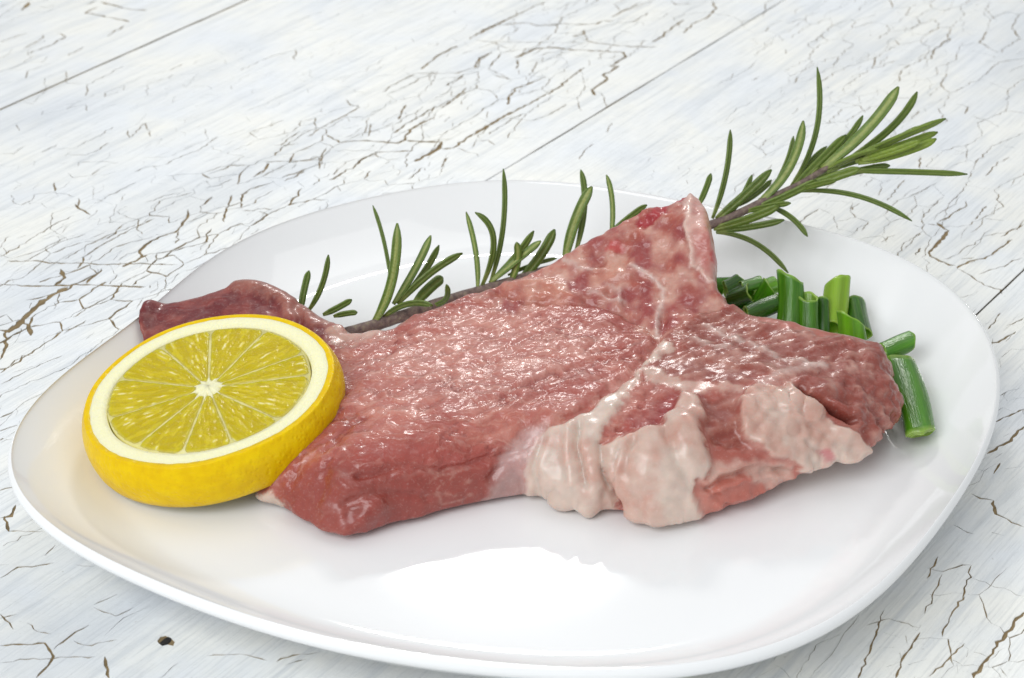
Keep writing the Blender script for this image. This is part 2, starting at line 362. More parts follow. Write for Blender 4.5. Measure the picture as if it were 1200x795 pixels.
def wander(s, t, ang, n, step, wd, turn=.5):
    pts = [np.array([s, t])]; h = ang
    for k in range(n):
        hh = h+rng.normal(0, turn); pts.append(pts[-1]+step*np.array([math.cos(hh), math.sin(hh)])*(.6+.8*rng.random()))
    pr = [wd*(.4+1.0*rng.random()) for _ in pts]; pr[0] *= .3; pr[-1] *= .3
    return pts, pr
hs, ht = rng.uniform(-.30, .42, 1300), rng.uniform(-.33, .33, 1300)
hk = fbm(np.stack([hs*9, ht*16, np.full(1300, 3.)], 1), 2) > -.05
for s, t in zip(hs[hk], ht[hk]):                    # hairlines along the grain with jogs across it
    if rng.random() < .62: ribbons.append(wander(s, t, rng.choice([0, math.pi]), rng.integers(3, 9), .0035, rng.uniform(.00009, .00026), .22))
    else: ribbons.append(wander(s, t, rng.choice([-1, 1])*rng.uniform(.6, 1.6), rng.integers(2, 6), .0021, rng.uniform(.00010, .00028), .7))

def crazing(cell, stretch, prob, wmin, wmax, thr, seed):
    """a net of cracks: the edges of grain-stretched cells, kept where the old paint is brittle"""
    r_ = np.random.default_rng(seed); s0, s1, t0, t1 = -.22, .36, -.30, .24
    n_ = int((s1-s0)*(t1-t0)/(cell*cell*stretch))
    pts = np.stack([r_.uniform(s0, s1, n_)/stretch, r_.uniform(t0, t1, n_)], 1)
    vo, eo, fo, *_ = delaunay_2d_cdt([Vector((a*1000, b*1000)) for a, b in pts], [], [], 0, 1e-5, False)
    pa = np.array([(v_[0], v_[1]) for v_ in vo])/1000; tr = np.array([list(f) for f in fo])
    a, b, c = pa[tr[:, 0]], pa[tr[:, 1]], pa[tr[:, 2]]
    cc = (a+b+c)/3; edges_ = {}; out = []
    for k, f in enumerate(tr.tolist()):
        for i in range(3): edges_.setdefault(tuple(sorted((f[i], f[(i+1) % 3]))), []).append(k)
    ks = np.array([k_ for k_ in edges_.values() if len(k_) == 2])
    p_, q_ = cc[ks[:, 0]]*[stretch, 1], cc[ks[:, 1]]*[stretch, 1]; m_ = (p_+q_)/2
    br = fbm(np.stack([m_[:, 0]*7, m_[:, 1]*17, np.full(len(m_), float(seed))], 1), 3)+.45*np.exp(-((m_[:, 1]+.100)/.035)**2)+.30*sstep(m_[:, 1], .08, .15)
    w_ = np.c_[m_[:, :1]*G-m_[:, 1:]*A, np.zeros(len(m_))]; u_, v_ = Q(w_)
    ok = (br > thr) & (r_.random(len(br)) < prob) & (u_ > -120) & (u_ < 1320) & (v_ > -120) & (v_ < 900) & (np.hypot(w_[:, 0], w_[:, 1]+.056) > .085)
    for p, q, b_ in zip(p_[ok], q_[ok], br[ok]):
        wd = r_.uniform(wmin, wmax)*(.7+1.2*(b_-thr))
        pts_ = jitter([p, q], .00030, .0016); pr = [wd*(.5+1.*r_.random()) for _ in pts_]
        if r_.random() < .4: pr[0] *= .25
        if r_.random() < .4: pr[-1] *= .25
        out.append((pts_, pr))
    return out
ribbons += crazing(.0085, 2.3, .80, .00014, .00042, .03, 5)+crazing(.0042, 2.0, .30, .00007, .00017, .08, 8)
EDGES = [-.690, -.534, -.378, -.2202, -.0615, .0938, .25, .405, .560]
def gap(e, s):                  # half width of the joint along the grain: filled with paint in places
    if e == -.0615: return .00003+(.00012+.00026*(.5+.5*math.sin(s*95)*math.sin(s*41+1)))*float(sstep(np.array(s), .03, .10))*(1-.6*float(sstep(np.array(s), .20, .27)))
    if e == .0938: return .00022
    return .00045
table = empty('table_top', (0, 0, 0)); tag(table, 'old white crackle-painted plank table top under the plate', None, None, 'structure')
S0, S1, TH, PT = -.75, 1.0, .018, .00022
rot = Matrix.Rotation(GRAIN, 4, 'Z')
hole_px = [(184,751),(188,746),(194,744.5),(200,747),(205,752),(203,757),(197,755.5),(190,757),(186,754)]
for e0, e1 in zip(EDGES[:-1], EDGES[1:]):
    t0, t1 = e0+.00005, e1-.00005
    tm, hw = (t0+t1)/2, (t1-t0)/2
    # wood body (local x along the grain, local y = -t)
    bm = bmesh.new(); bmesh.ops.create_cube(bm, size=1)
    bmesh.ops.scale(bm, vec=(S1-S0, 2*hw-.0005, TH), verts=bm.verts)
    bmesh.ops.translate(bm, vec=((S0+S1)/2, 0, -TH/2-PT), verts=bm.verts)
    me = bpy.data.meshes.new('plank'); bm.to_mesh(me); bm.free(); me.materials.append(WOOD)
    pl = bpy.data.objects.new('plank', me); col.objects.link(pl); pl.parent = table
    pl.matrix_local = rot @ Matrix.Translation((0, -tm, rng.uniform(-.00012, 0)))
    # paint coat with the cracks cut through it
    K = 1000.
    nE = 300                                         # slightly ragged long edges
    ss = [S0+(S1-S0)*i/nE for i in range(nE+1)]
    edge = [(q*K, (-hw+gap(e1, q)*rng.uniform(.75, 1.25))*K) for q in ss]+[(q*K, (hw-gap(e0, q)*rng.uniform(.75, 1.25))*K) for q in reversed(ss)]
    V = [Vector(p) for p in edge]; Fc = [list(range(len(V)))]
    def quad(pp):
        i = len(V); V.extend(Vector(p) for p in pp); Fc.append(list(range(i, i+len(pp))))
    for pts, pr in ribbons:
        ts = [p[1] for p in pts]
        if max(ts) < t0-.001 or min(ts) > t1+.001: continue
        L = [(p[0]*K, -(p[1]-tm)*K) for p in pts]
        sides = []
        for i, p in enumerate(L):
            a = L[max(i-1, 0)]; b = L[min(i+1, len(L)-1)]
            dx, dy = b[0]-a[0], b[1]-a[1]; l = math.hypot(dx, dy)+1e-9
            nx, ny = -dy/l*pr[i]*K/2, dx/l*pr[i]*K/2
            sides.append(((p[0]+nx, p[1]+ny), (p[0]-nx, p[1]-ny)))
        for a, b in zip(sides[:-1], sides[1:]): quad([a[1], b[1], b[0], a[0]])
    hp = [tab(*q) for q in hole_px]
    if t0 < hp[0][1] < t1: quad([(p[0]*K, -(p[1]-tm)*K) for p in reversed(hp)])
    ed = [(f[i], f[(i+1) % len(f)]) for f in Fc for i in range(len(f))]
    vo, eo, fo, _, _, of = delaunay_2d_cdt(V, ed, [], 0, 1e-4, True)
    pa = np.array([(p[0], p[1]) for p in vo]); tri = np.array([list(f) for f in fo]); cen = pa[tri].mean(1)
    cut = poly_sd(cen[:, 0], cen[:, 1], edge) < 0
    for f in Fc[1:]:
        qd = np.array([V[i][:] for i in f]); lo, hi = qd.min(0), qd.max(0)
        c_ = np.nonzero((cen[:, 0] > lo[0]) & (cen[:, 0] < hi[0]) & (cen[:, 1] > lo[1]) & (cen[:, 1] < hi[1]))[0]
        if len(c_): cut[c_] |= poly_sd(cen[c_, 0], cen[c_, 1], qd) > 0
    keep = tri[~cut].tolist()
    n = len(vo); vv = [(p[0]/K, p[1]/K, 0.) for p in vo]
    cnt = {}
    for f in keep:
        for a, b in zip(f, f[1:]+f[:1]):
            cnt[(a, b)] = cnt.get((a, b), 0)+1
    walls = [(a, b) for (a, b) in cnt if (b, a) not in cnt]
    low = {}
    for a, b in walls:
        for q in (a, b):
            if q not in low: low[q] = len(vv); vv.append((vv[q][0], vv[q][1], -PT))
    faces = keep+[[b, a, low[a], low[b]] for a, b in walls]
    if t0 < hp[0][1] < t1:
        hc = np.mean(hp, 0); nh = [(hc[0]+.0017*math.cos(a_)*(1+.2*math.sin(3*a_)), -(hc[1]-tm)+.0011*math.sin(a_)*(1+.2*math.sin(2*a_+1)), -PT+.00006) for a_ in np.linspace(0, 6.283, 18, endpoint=False)]
        nh += [(p[0]*.55+hc[0]*.45, p[1]*.55-(hc[1]-tm)*.45, -PT+.0001+.00005*math.sin(7*k_)) for k_, p in enumerate(nh)]
        m = NT('hole_shade'); m.set(Base_Color=(.012, .010, .008, 1), Roughness=.8)  # near-black disc stands in for the shade inside the nail hole
        mesh_obj('hole_shade_disc', nh, [(i, (i+1) % 18, 18+(i+1) % 18, 18+i) for i in range(18)]+[list(range(18, 36))], m.m, pl)
    pc = mesh_obj('paint_coat', vv, faces, PAINT, pl, smooth=False)

# ------------------------------------------------------------------ plate
ZF, ZR = .0080, .0205           # floor and rim heights
RIM = [(4,525),(14,562),(55,610),(130,662),(250,712),(350,741),(470,766),(600,782),(750,786),(880,768),(990,718),(1070,648),(1125,583),(1165,490),(1168,430),(1150,370),(1100,325),(1010,285),(930,258),(830,240),(700,218),(590,211),(480,222),(400,238),(300,275),(200,335),(100,420),(40,470)]
rp = np.array([P(u, v, ZR)[:2] for u, v in RIM]); PC = np.array([0., -.056])
th = np.arctan2(rp[:, 1]-PC[1], rp[:, 0]-PC[0]); rr = np.hypot(*(rp-PC).T)
ORD = 7
def basis(t): return np.stack([np.ones_like(t)]+[f(k*t) for k in range(1, ORD+1) for f in (np.cos, np.sin)], -1)
cf = np.linalg.lstsq(basis(th).T@basis(th)+np.eye(2*ORD+1)*.02, basis(th).T@rr, rcond=None)[0]
def rim_r(t): return basis(np.asarray(t, float))@cf
SF = .80
def plate_z(x, y):
    s = np.hypot(x-PC[0], y-PC[1])/rim_r(np.arctan2(y-PC[1], x-PC[0])); t = np.clip((s-SF)/(1-SF), 0, 1)
    return ZF+(ZR-ZF)*(t**1.8)*(t > 0)
prof = [(0., ZF)]+[(k/10*SF, ZF) for k in range(1, 10)]+[(.76, ZF), (.785, ZF)]
for k in range(0, 21):
    t = k/20; prof.append((SF+(1-SF)*t*.985, ZF+(ZR-ZF)*(t**1.8)))
prof += [(.992, ZR+.0004), (.999, ZR-.0001), (1.003, ZR-.0011), (1.002, ZR-.0022), (.995, ZR-.0032), (.98, ZR-.0044), (.95, ZR-.0072), (.90, .0088), (.85, .0062), (.78, .0048), (.70, .0040), (.66, .0034), (.65, .0012), (.64, .0004), (.62, .0004), (.61, .0012), (.60, .0034), (.3, .0036), (0., .0036)]
NT_ = 240; ang = np.linspace(0, 2*np.pi, NT_, endpoint=False); R0 = rim_r(ang)
pv = []; pf = []
rings = []
for s, z in prof:
    if s == 0: rings.append([len(pv)]); pv.append((PC[0], PC[1], z)); continue
    rings.append(list(range(len(pv), len(pv)+NT_)))
    # towards the centre the outline rounds off
    Rm = R0*(min(1, s*1.0)) + (R0.mean()-R0)*(1-min(1, s))*.6*s
    pv += [(PC[0]+Rm[i]*s/(min(1, s) or 1)*math.cos(ang[i]), PC[1]+Rm[i]*s/(min(1, s) or 1)*math.sin(ang[i]), z) for i in range(NT_)]
for a, b in zip(rings[:-1], rings[1:]):
    for i in range(NT_):
        j = (i+1) % NT_
        if len(a) == 1: pf.append((a[0], b[i], b[j]))
        elif len(b) == 1: pf.append((a[i], b[0], a[j]))
        else: pf.append((a[i], b[i], b[j], a[j]))
plate = mesh_obj('plate', pv, pf, PLATE)
plate.modifiers.new('smooth', 'SUBSURF').levels = 1; plate.modifiers['smooth'].render_levels = 2
tag(plate, 'glossy white rounded-square dinner plate carrying the raw chop', 'plate')

# ------------------------------------------------------------------ raw chop
TOP = [(165,352,.021),(230,342,.0235),(290,332,.0255),(210,372,.021),(300,358,.024),(350,368,.024),
       (420,395,.0235),(420,450,.0235),(430,515,.0235),(500,400,.025),(500,460,.0252),(500,530,.024),(560,370,.026),(600,440,.026),(560,500,.0250),
       (620,348,.0275),(660,400,.027),(700,440,.027),(620,520,.0248),(740,420,.027),
       (650,320,.0305),(700,287,.036),(760,252,.043),(812,224,.049),(700,330,.031),(750,300,.036),(800,260,.043),(825,262,.045),(818,320,.036),(780,350,.030),
       (800,400,.0285),(850,375,.029),(900,390,.030),(950,402,.0295),(1020,418,.0275),(1035,455,.025),(900,440,.029),(980,470,.027),(1015,500,.024),
       (850,450,.0285),(780,450,.028),(850,500,.026),(930,500,.026),(720,500,.0258),(690,530,.0245)]
ctl = np.array([P(u, v, z) for u, v, z in TOP])
def tps(r2): return np.where(r2 > 0, r2*np.log(r2+1e-12), 0)
S = 1/.05
cx = ctl[:, :2]*S; n = len(cx)
Km = tps(((cx[:, None]-cx[None])**2).sum(-1))+np.eye(n)*.004
Pm = np.c_[np.ones(n), cx]; M = np.block([[Km, Pm], [Pm.T, np.zeros((3, 3))]])
sol = np.linalg.solve(M, np.r_[ctl[:, 2], 0, 0, 0])
def topz(x, y):
    q = np.stack([x, y], -1)*S; r = np.zeros(x.shape)
    for k in range(n): r += sol[k]*tps(((q-cx[k])**2).sum(-1))
    return r+sol[n]+sol[n+1]*q[..., 0]+sol[n+2]*q[..., 1]
front = [P(u, v, .0085)[:2] for u, v in [(300,588),(330,603),(365,620),(400,636),(440,627),(500,611),(560,598),(610,588),(640,592),(690,608),(718,604),(745,619),(800,617),(850,606),(900,592),(945,578),(1000,570)]]
OUTL = [tuple(p) for p in front]+[(.0835,-.0735),(.0895,-.066),(.0905,-.058),(.0893,-.050),(.085,-.0455),(.078,-.0435),(.0706,-.041),(.062,-.0375),(.0555,-.0345),(.0515,-.0305),(.0508,-.020),(.0498,-.010),(.0472,-.0035),(.0425,-.0030),(.0336,-.0085),(.021,-.0105),(.0105,-.0130),(.003,-.0155),(-.0084,-.0190),(-.0208,-.0262),(-.0349,-.0345),(-.045,-.0285),(-.054,-.0185),(-.066,-.0125),(-.078,-.0155),(-.089,-.0180),(-.0922,-.023),(-.0915,-.031),(-.087,-.0365),(-.075,-.040),(-.063,-.046),(-.056,-.056),(-.0545,-.070),(-.0560,-.082)]
outl = smooth_poly(OUTL, 5)
H = .0007
gx = np.arange(outl[:, 0].min()-H, outl[:, 0].max()+2*H, H); gy = np.arange(outl[:, 1].min()-H, outl[:, 1].max()+2*H, H)
X, Y = np.meshgrid(gx, gy, indexing='ij')
D = poly_sd(X, Y, outl)
D = D+.0012*fbm(np.stack([X.ravel()*190, Y.ravel()*190, np.zeros(X.size)], 1), 3).reshape(X.shape)*sstep(.004-D, 0, .004)
T = topz(X, Y); T = np.where(T > .0435, .0435+(T-.0435)*.10, T)
near = lambda x, y, r: np.exp(-((X-x)**2+(Y-y)**2)/r**2)
W = .0100-.0055*np.clip(near(.050, -.02, .018)+near(.04, 0, .02), 0, 1)-.0035*near(.01, -.01, .03)-.004*near(-.08, -.02, .03)-.003*near(-.03, -.03, .03)
W = W+.003*sstep(-Y, .06, .09)
lift = .006*near(.085, -.065, .022)+.003*near(.07, -.085, .02)
B = np.maximum(plate_z(X, Y)+.0003, ZF+.0003+lift)
t = np.clip(D/W, 0, 1); g = np.power(np.clip(1-(1-t)**2.3, 0, 1), .55)
Z = B+.0008+np.maximum(T-B, .004)*(.05+.95*g)
inside = D > 0
Bm = B+.0016*(1-sstep(D, 0, .004))          # rounded lower edge
idx = -np.ones(X.shape, int)
cell = inside[:-1, :-1] & inside[1:, :-1] & inside[:-1, 1:] & inside[1:, 1:]
used = np.zeros(X.shape, bool)
for a in (0, 1):
    for b in (0, 1): used[a:X.shape[0]-1+a, b:X.shape[1]-1+b] |= cell
N = used.sum(); idx[used] = np.arange(N)
mv = np.r_[np.stack([X[used], Y[used], Z[used]], 1), np.stack([X[used], Y[used], np.minimum(Bm, Z-.0004)[used]], 1)]
I, J = np.nonzero(cell)
q = np.stack([idx[I, J], idx[I+1, J], idx[I+1, J+1], idx[I, J+1]], 1)
fl = q.tolist()+(q[:, ::-1]+N).tolist()
he = {}
for f in q.tolist():
    for a, b in zip(f, f[1:]+f[:1]): he[(a, b)] = 1
for (a, b) in he:
    if (b, a) not in he: fl.append([b, a, a+N, b+N])
# fat nodules, welded on by the remesh: pixel, height on the flank, radius (mm)
def surf(u, v):
    """first point of the height field that a pixel looks at"""
    r = FWD+RGT*(u-600)/FPX-UPV*(v-397.5)/FPX; r = r/np.linalg.norm(r)
    ts = np.arange(.40, .66, .0004); pts = CAM+r*ts[:, None]
    i = np.clip(np.round((pts[:, 0]-gx[0])/H).astype(int), 0, len(gx)-1); j = np.clip(np.round((pts[:, 1]-gy[0])/H).astype(int), 0, len(gy)-1)
    hit = inside[i, j] & (pts[:, 2] < Z[i, j])
    return pts[np.argmax(hit)] if hit.any() else None
mv = mv.tolist()
ico = bmesh.new(); bmesh.ops.create_icosphere(ico, subdivisions=2, radius=1)
ico_v = np.array([v.co[:] for v in ico.verts]); ico_f = [[v.index for v in f.verts] for f in ico.faces]; ico.free()
NODULES = [(640,572,2.2),(662,588,2.2),(690,597,2.2),(752,602,2.4),
  (882,470,1.5),(895,463,1.4),(908,456,1.6),(922,453,2.0),(936,457,1.9),(947,466,1.7),(880,485,1.5),(898,480,1.7),(915,475,1.9),(932,478,2.1),(950,485,2.2),(905,495,1.8),(925,500,2.0),(945,508,2.4),(965,500,2.2),(980,510,2.3),(990,525,2.2),(940,530,2.2),
  (640,352,1.6),(628,350,1.4),(662,345,1.6),(720,300,1.4),(740,320,1.6)]
for u, v, r in NODULES:
    p = surf(u, v)
    if p is None: continue
    p = p+FWD*r*.0007; e = rng.uniform(.65, 1.45, 3)*r*.001; k0 = len(mv)
    mv += (ico_v*e+p).tolist(); fl += [[a+k0 for a in f] for f in ico_f]
base = mesh_obj('chop_base', mv, fl)
rm = base.modifiers.new('r', 'REMESH'); rm.mode = 'VOXEL'; rm.voxel_size = .00052
sm = base.modifiers.new('s', 'SMOOTH'); sm.iterations = 8; sm.factor = .5
dg = bpy.context.evaluated_depsgraph_get(); ev = base.evaluated_get(dg)
me = bpy.data.meshes.new_from_object(ev); me.name = 'pork_chop'
old = base.data; bpy.data.objects.remove(base); bpy.data.meshes.remove(old)
nv = len(me.vertices); co = np.empty(nv*3); me.vertices.foreach_get('co', co); co = co.reshape(-1, 3)
nr = np.empty(nv*3); me.vertices.foreach_get('normal', nr); nr = nr.reshape(-1, 3)
U, V_ = Q(co)
Zc = ((540, 380), 2.105); Zb = ((500, 200), 2.839)
wob = np.stack([fbm(co*330, 4, 5, .6), fbm(co*330, 4, 15, .6)], 1)
Uw, Vw = U+wob[:, 0]*11, V_+wob[:, 1]*9          # ragged borders
d1, d2, cid = worley(co*360+wob[:, :1]*.4, 3)
cellb = np.clip(1-d1**2*1.6, 0, 1)
def reg(c, pts, soft=3.2): return sstep(poly_sd(Uw, Vw, crop(*c, pts))+4*(cellb-.55), -soft, soft)
def lin(c, pts, wd): return np.exp(-(line_d(U+wob[:, 0]*4, V_+wob[:, 1]*4, crop(*c, pts))/wd)**2)
PXC = ((0, 0), 1.)
fatA = reg(Zc, [(150,440),(160,330),(200,260),(290,230),(400,150),(470,70),(500,45),(530,60),(455,110),(440,140),(400,200),(370,240),(345,280),(350,360),(390,430),(370,490),(290,500),(230,470)])
fatB = reg(Zc, [(345,300),(420,275),(500,260),(530,200),(550,180),(580,180),(595,230),(590,300),(610,340),(600,370),(570,400),(590,480),(520,515),(420,505),(400,440),(350,370)])
fatC = reg(Zc, [(445,115),(560,135),(650,148),(710,160),(690,172),(560,165),(460,152)], 3)
fatD = reg(Zc, [(690,185),(740,155),(800,145),(840,160),(900,220),(960,270),(1000,300),(1045,320),(1060,370),(1010,395),(960,372),(920,395),(870,402),(835,345),(760,320),(715,290),(690,240)])
membr = reg(Zc, [(55,450),(100,330),(160,260),(215,250),(160,350),(150,460)], 8)
fatE = .55*reg(Zc, [(600,350),(700,335),(820,345),(830,385),(760,400),(690,370),(610,390)], 6)
fatL = reg(PXC, [(290,580),(318,574),(333,588),(335,606),(310,606)], 3)
fatS = .75*reg(PXC, [(380,385),(430,384),(470,378),(440,398),(395,405)], 6)
fat = np.clip(fatA+fatB+.8*fatC+fatD+.55*membr+fatE+fatL+fatS, 0, 1)
veil = np.clip(np.maximum.reduce([sstep(poly_sd(Uw, Vw, crop(*Zc, q_)), -16, 2) for q_ in ([(150,440),(200,260),(400,150),(500,45),(440,140),(345,280),(390,430),(290,500)], [(345,300),(500,260),(580,180),(610,340),(590,480),(420,505)], [(690,185),(800,145),(960,270),(1000,370),(870,395),(715,290)])])*(.35+.9*fbm(co*300, 3, 83)), 0, 1)
redP = reg(Zc, [(365,262),(430,205),(540,165),(600,175),(560,180),(535,195),(500,250),(420,262)], 4)
pinkR = reg(Zc, [(595,185),(680,175),(690,250),(720,300),(620,310),(600,240)], 5)
mus2 = reg(Zc, [(455,130),(480,70),(540,65),(700,100),(740,150),(650,148),(550,135)], 5)
lobe = reg(PXC, [(770,400),(850,360),(950,395),(1040,405),(1056,470),(1056,540),(1020,560),(1015,520),(995,495),(940,450),(880,440),(800,410)], 6)
upper = reg(PXC, [(560,350),(640,315),(700,278),(820,205),(850,300),(840,335),(870,365),(780,395),(750,400),(735,375),(650,352),(600,370)], 8)
bone = reg(Zb, [(880,20),(950,80),(990,290),(955,375),(890,320),(880,200),(850,80)], 2.5)
marrow = reg(Zb, [(690,175),(720,130),(790,85),(850,62),(860,85),(800,140),(740,175),(700,190)], 3)
spots = np.clip(reg(Zb, [(600,270),(640,230),(670,245),(640,280)], 3)+reg(Zb, [(945,290),(985,260),(990,310),(960,330)], 3), 0, 1)
peach = np.clip(reg(Zb, [(250,380),(330,360),(400,370),(460,385),(500,420),(430,440),(300,440),(240,420)], 4)+reg(Zb, [(540,350),(600,300),(680,290),(690,320),(620,360),(560,385)], 4), 0, 1)
flap = reg(PXC, [(150,320),(290,315),(345,340),(390,375),(380,420),(150,420)], 8)
flapedge = reg(PXC, [(255,335),(290,322),(345,345),(420,380),(400,392),(340,372),(310,345)], 5)
slit = lin(Zc, [(835,155),(880,188),(920,212),(950,225),(968,238)], 3.2)
streaks = np.clip(lin(Zb, [(680,320),(740,350),(790,400),(775,470),(765,540)], 2.6)+.7*lin(Zb, [(540,400),(610,430),(660,440)], 2)+.8*lin(Zb, [(885,60),(878,200),(885,310)], 3)+.6*lin(Zb, [(600,380),(640,400),(640,440)], 2)
   +.7*lin(Zb, [(880,570),(960,600),(1010,600)], 3)+.7*lin(Zb, [(460,300),(520,330),(590,330)], 3)+.8*lin(Zc, [(600,10),(700,50),(800,90),(900,110)], 3)+.6*lin(Zc, [(740,150),(820,120),(890,100)], 4), 0, 1)
fibm = np.clip(1-fat-bone, 0, 1)
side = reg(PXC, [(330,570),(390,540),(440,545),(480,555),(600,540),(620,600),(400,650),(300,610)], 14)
leftm = np.clip(fibm-upper-lobe-flap, 0, 1)*sstep(-Uw, -790, -740)
# --- relief
dsp = .00075*fbm(co*140, 3, 2)+.00012*fbm(co*420, 2, 4)
dw = co.copy(); a = math.radians(-32); ca, sa = math.cos(a), math.sin(a)
dw[:, 0], dw[:, 1] = (co[:, 0]*ca-co[:, 1]*sa)*.35, co[:, 0]*sa+co[:, 1]*ca
crease_relief = 1-sstep(np.abs(fbm(dw*130+wob.mean(1)[:, None]*.4, 3, 101)), 0, .08); dsp += -leftm*(1-.6*side)*.00060*crease_relief
dsp += leftm*(1-.75*side)*.00060*(1-2*np.abs(fbm(dw*250+wob.mean(1)[:, None]*.6, 2, 21)))
dsp += fat*(.00016+.0010*fatD)*(cellb-.45)+fat*.0004+.0007*fatA+.0024*fatB+.0018*fatD-.0013*np.clip(redP+pinkR, 0, 1)*(1-fat)+fat*.0019*fbm(co*125, 3, 77)
lw = np.stack([co[:, 0]*95+co[:, 1]*30, co[:, 1]*300-co[:, 0]*95, co[:, 2]*260], 1)+wob.mean(1)[:, None]*.5
dsp += upper*(1-.8*bone)*.0012*(fbm(co*240, 4, 31)+.35*(1-2*np.abs(vnoise(co*330, 8))))
strand = 1-2*np.abs(fbm(lw, 3, 33)); dsp += (.7*np.clip(redP+pinkR+mus2, 0, 1)*(1-lobe)+lobe)*.0011*strand+lobe*.0004*fbm(co*420, 2, 35)
d1b, d2b, _ = worley(co*620, 13)
dsp += lobe*.0003*np.clip(1-d1b*1.3, 0, 1)*sstep(U, 930, 1000)
dsp += .0006*lin(Zb, [(878,75),(872,120),(876,220),(888,315),(945,372)], 2.2)+streaks*.0006-slit*.0052-marrow*.0008+.0006*marrow*vnoise(co*900, 3)
dsp += -.0016*lin(PXC, [(778,372),(770,402),(742,436),(700,466),(645,503),(600,532),(575,560)], 5)*(1-fat)
dsp += -.0030*lin(Zc, [(290,250),(285,300),(300,350),(310,400)], 2.4)+.0012*lin(Zc, [(265,260),(262,320),(280,390)], 4)-.0030*lin(Zc, [(345,300),(350,370),(395,440),(400,490)], 3)
dsp += -.0014*lin(Zb, [(240,400),(330,435),(440,440),(560,440),(700,500),(760,540)], 3.2)+.0010*lin(Zb, [(260,375),(380,380),(480,420)], 6)
dsp += .0010*lin(PXC, [(330,600),(400,622),(420,560)], 14)*fbm(co*200, 2, 44)
dsp += -.0011*lin(PXC, [(420,560),(470,545),(520,552),(600,530)], 4)-.0009*lin(PXC, [(400,590),(450,575),(500,585)], 4)+.0012*lin(PXC, [(395,560),(440,590),(405,625)], 10)
dsp += -.0012*lin(PXC, [(345,360),(352,372),(348,385)], 4)+.0012*flapedge
for cr_ in ([(205,275),(185,340),(195,430)], [(430,290),(425,370),(450,480)], [(505,265),(520,330),(560,400)]):
    dsp += -.0012*lin(Zc, cr_, 5)*fat
for cr_ in ([(600,392),(650,362),(720,345),(810,352)], [(615,420),(690,388),(770,372),(825,378)], [(640,450),(700,425),(770,405)], [(730,300),(780,330),(850,350)], [(1010,250),(1030,300),(1020,370)], [(1045,230),(1062,290),(1055,350)]):
    dsp += .0011*lin(Zc, cr_, 3.2)
for cr_ in ([(610,406),(680,375),(800,364)], [(860,250),(920,290),(985,320)], [(840,290),(900,330),(960,345)], [(1028,240),(1046,295),(1040,365)], [(575,240),(590,300),(612,345)]):
    dsp += -.0011*lin(Zc, cr_, 2.6)
dsp += -.0014*lin(PXC, [(845,560),(890,545),(925,555)], 4)-.0012*lin(Zc, [(600,400),(640,430),(680,470)], 4)
crease = np.clip(-dsp/.0022, 0, 1)
low = sstep(co[:, 2]-plate_z(co[:, 0], co[:, 1]), .0004, .003)
co2 = co+nr*(dsp*low*np.where(nr[:, 2] < -.5, .3, 1))[:, None]
ed_ = np.empty(len(me.edges)*2, np.int64); me.edges.foreach_get('vertices', ed_); ed_ = ed_.reshape(-1, 2)
deg = np.bincount(ed_.ravel(), minlength=nv)[:, None]; fw = (.25+.42*fat*(1-.35*fatD)*(1-slit)-.1*lobe*(1-fat)-.15*slit)[:, None]
for it in range(4):                              # relax the folds so that they do not run into each other
    av = np.stack([np.bincount(ed_[:, 0], co2[ed_[:, 1], k_], nv)+np.bincount(ed_[:, 1], co2[ed_[:, 0], k_], nv) for k_ in range(3)], 1)/deg
    co2 += (av-co2)*fw
co2[:, 2] = np.maximum(co2[:, 2], plate_z(co2[:, 0], co2[:, 1])+.0002)
me.vertices.foreach_set('co', co2.ravel()); me.update()
# --- pigment, plus painted dark in the slit and crease lines
def L(c): return np.array(c, float)
big = fbm(co*75, 4, 51)[:, None]; med = fbm(co*260, 4, 61)[:, None]; fin = fbm(co*700, 3, 71)[:, None]
def mixc(a, b, m): return a+(b-a)*np.clip(m, 0, 1)[..., None]
base_c = mixc(np.tile(L((.62, .245, .190)), (nv, 1)), L((.44, .120, .092)), (.5+1.1*big[:, 0]))
deep = sstep(V_, 500, 560)*leftm                       # the redder cut side of the loin
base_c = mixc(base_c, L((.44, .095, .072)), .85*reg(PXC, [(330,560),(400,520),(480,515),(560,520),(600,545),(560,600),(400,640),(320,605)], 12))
base_c = mixc(base_c, L((.68, .34, .28)), .75*reg(PXC, [(440,400),(620,350),(700,385),(660,440),(560,470),(440,460)], 30))
crease_line = 1-sstep(np.abs(fbm(dw*130+wob.mean(1)[:, None]*.4, 3, 101)), 0, .055); marb = 1-sstep(np.abs(fbm(dw*150+31, 3, 111)), 0, .035)
base_c = mixc(base_c, L((.26, .035, .03)), leftm*(1-.6*side)*crease_line*.55*sstep(big[:, 0], -.35, .15)); base_c = mixc(base_c, L((.74, .46, .38)), leftm*marb*.45*sstep(-big[:, 0], -.15, .3))  # thin dark red lines painted along the creases of the relief
base_c = mixc(base_c, L((.20, .022, .026)), flap*(.85+.8*med[:, 0]))
base_c = mixc(base_c, L((.45, .20, .15)), .75*flapedge)
up_c = mixc(np.tile(L((.50, .155, .11)), (nv, 1)), L((.72, .44, .36)), .45+1.6*med[:, 0]); up_c = mixc(up_c, L((.40, .09, .085)), .35-1.8*fbm(co*190, 3, 91))
base_c = mixc(base_c, up_c, upper)
lo_c = mixc(np.tile(L((.35, .095, .068)), (nv, 1)), L((.66, .41, .34)), -.05+1.0*fbm(co*330, 4, 95)+.35*sstep(strand, .45, .95)); base_c = mixc(base_c, lo_c, lobe)
base_c = mixc(base_c, mixc(np.tile(L((.34, .085, .060)), (nv, 1)), L((.55, .27, .21)), -.05+.5*sstep(strand, .4, .95)+.8*med[:, 0]), .95*np.clip(pinkR+mus2, 0, 1))
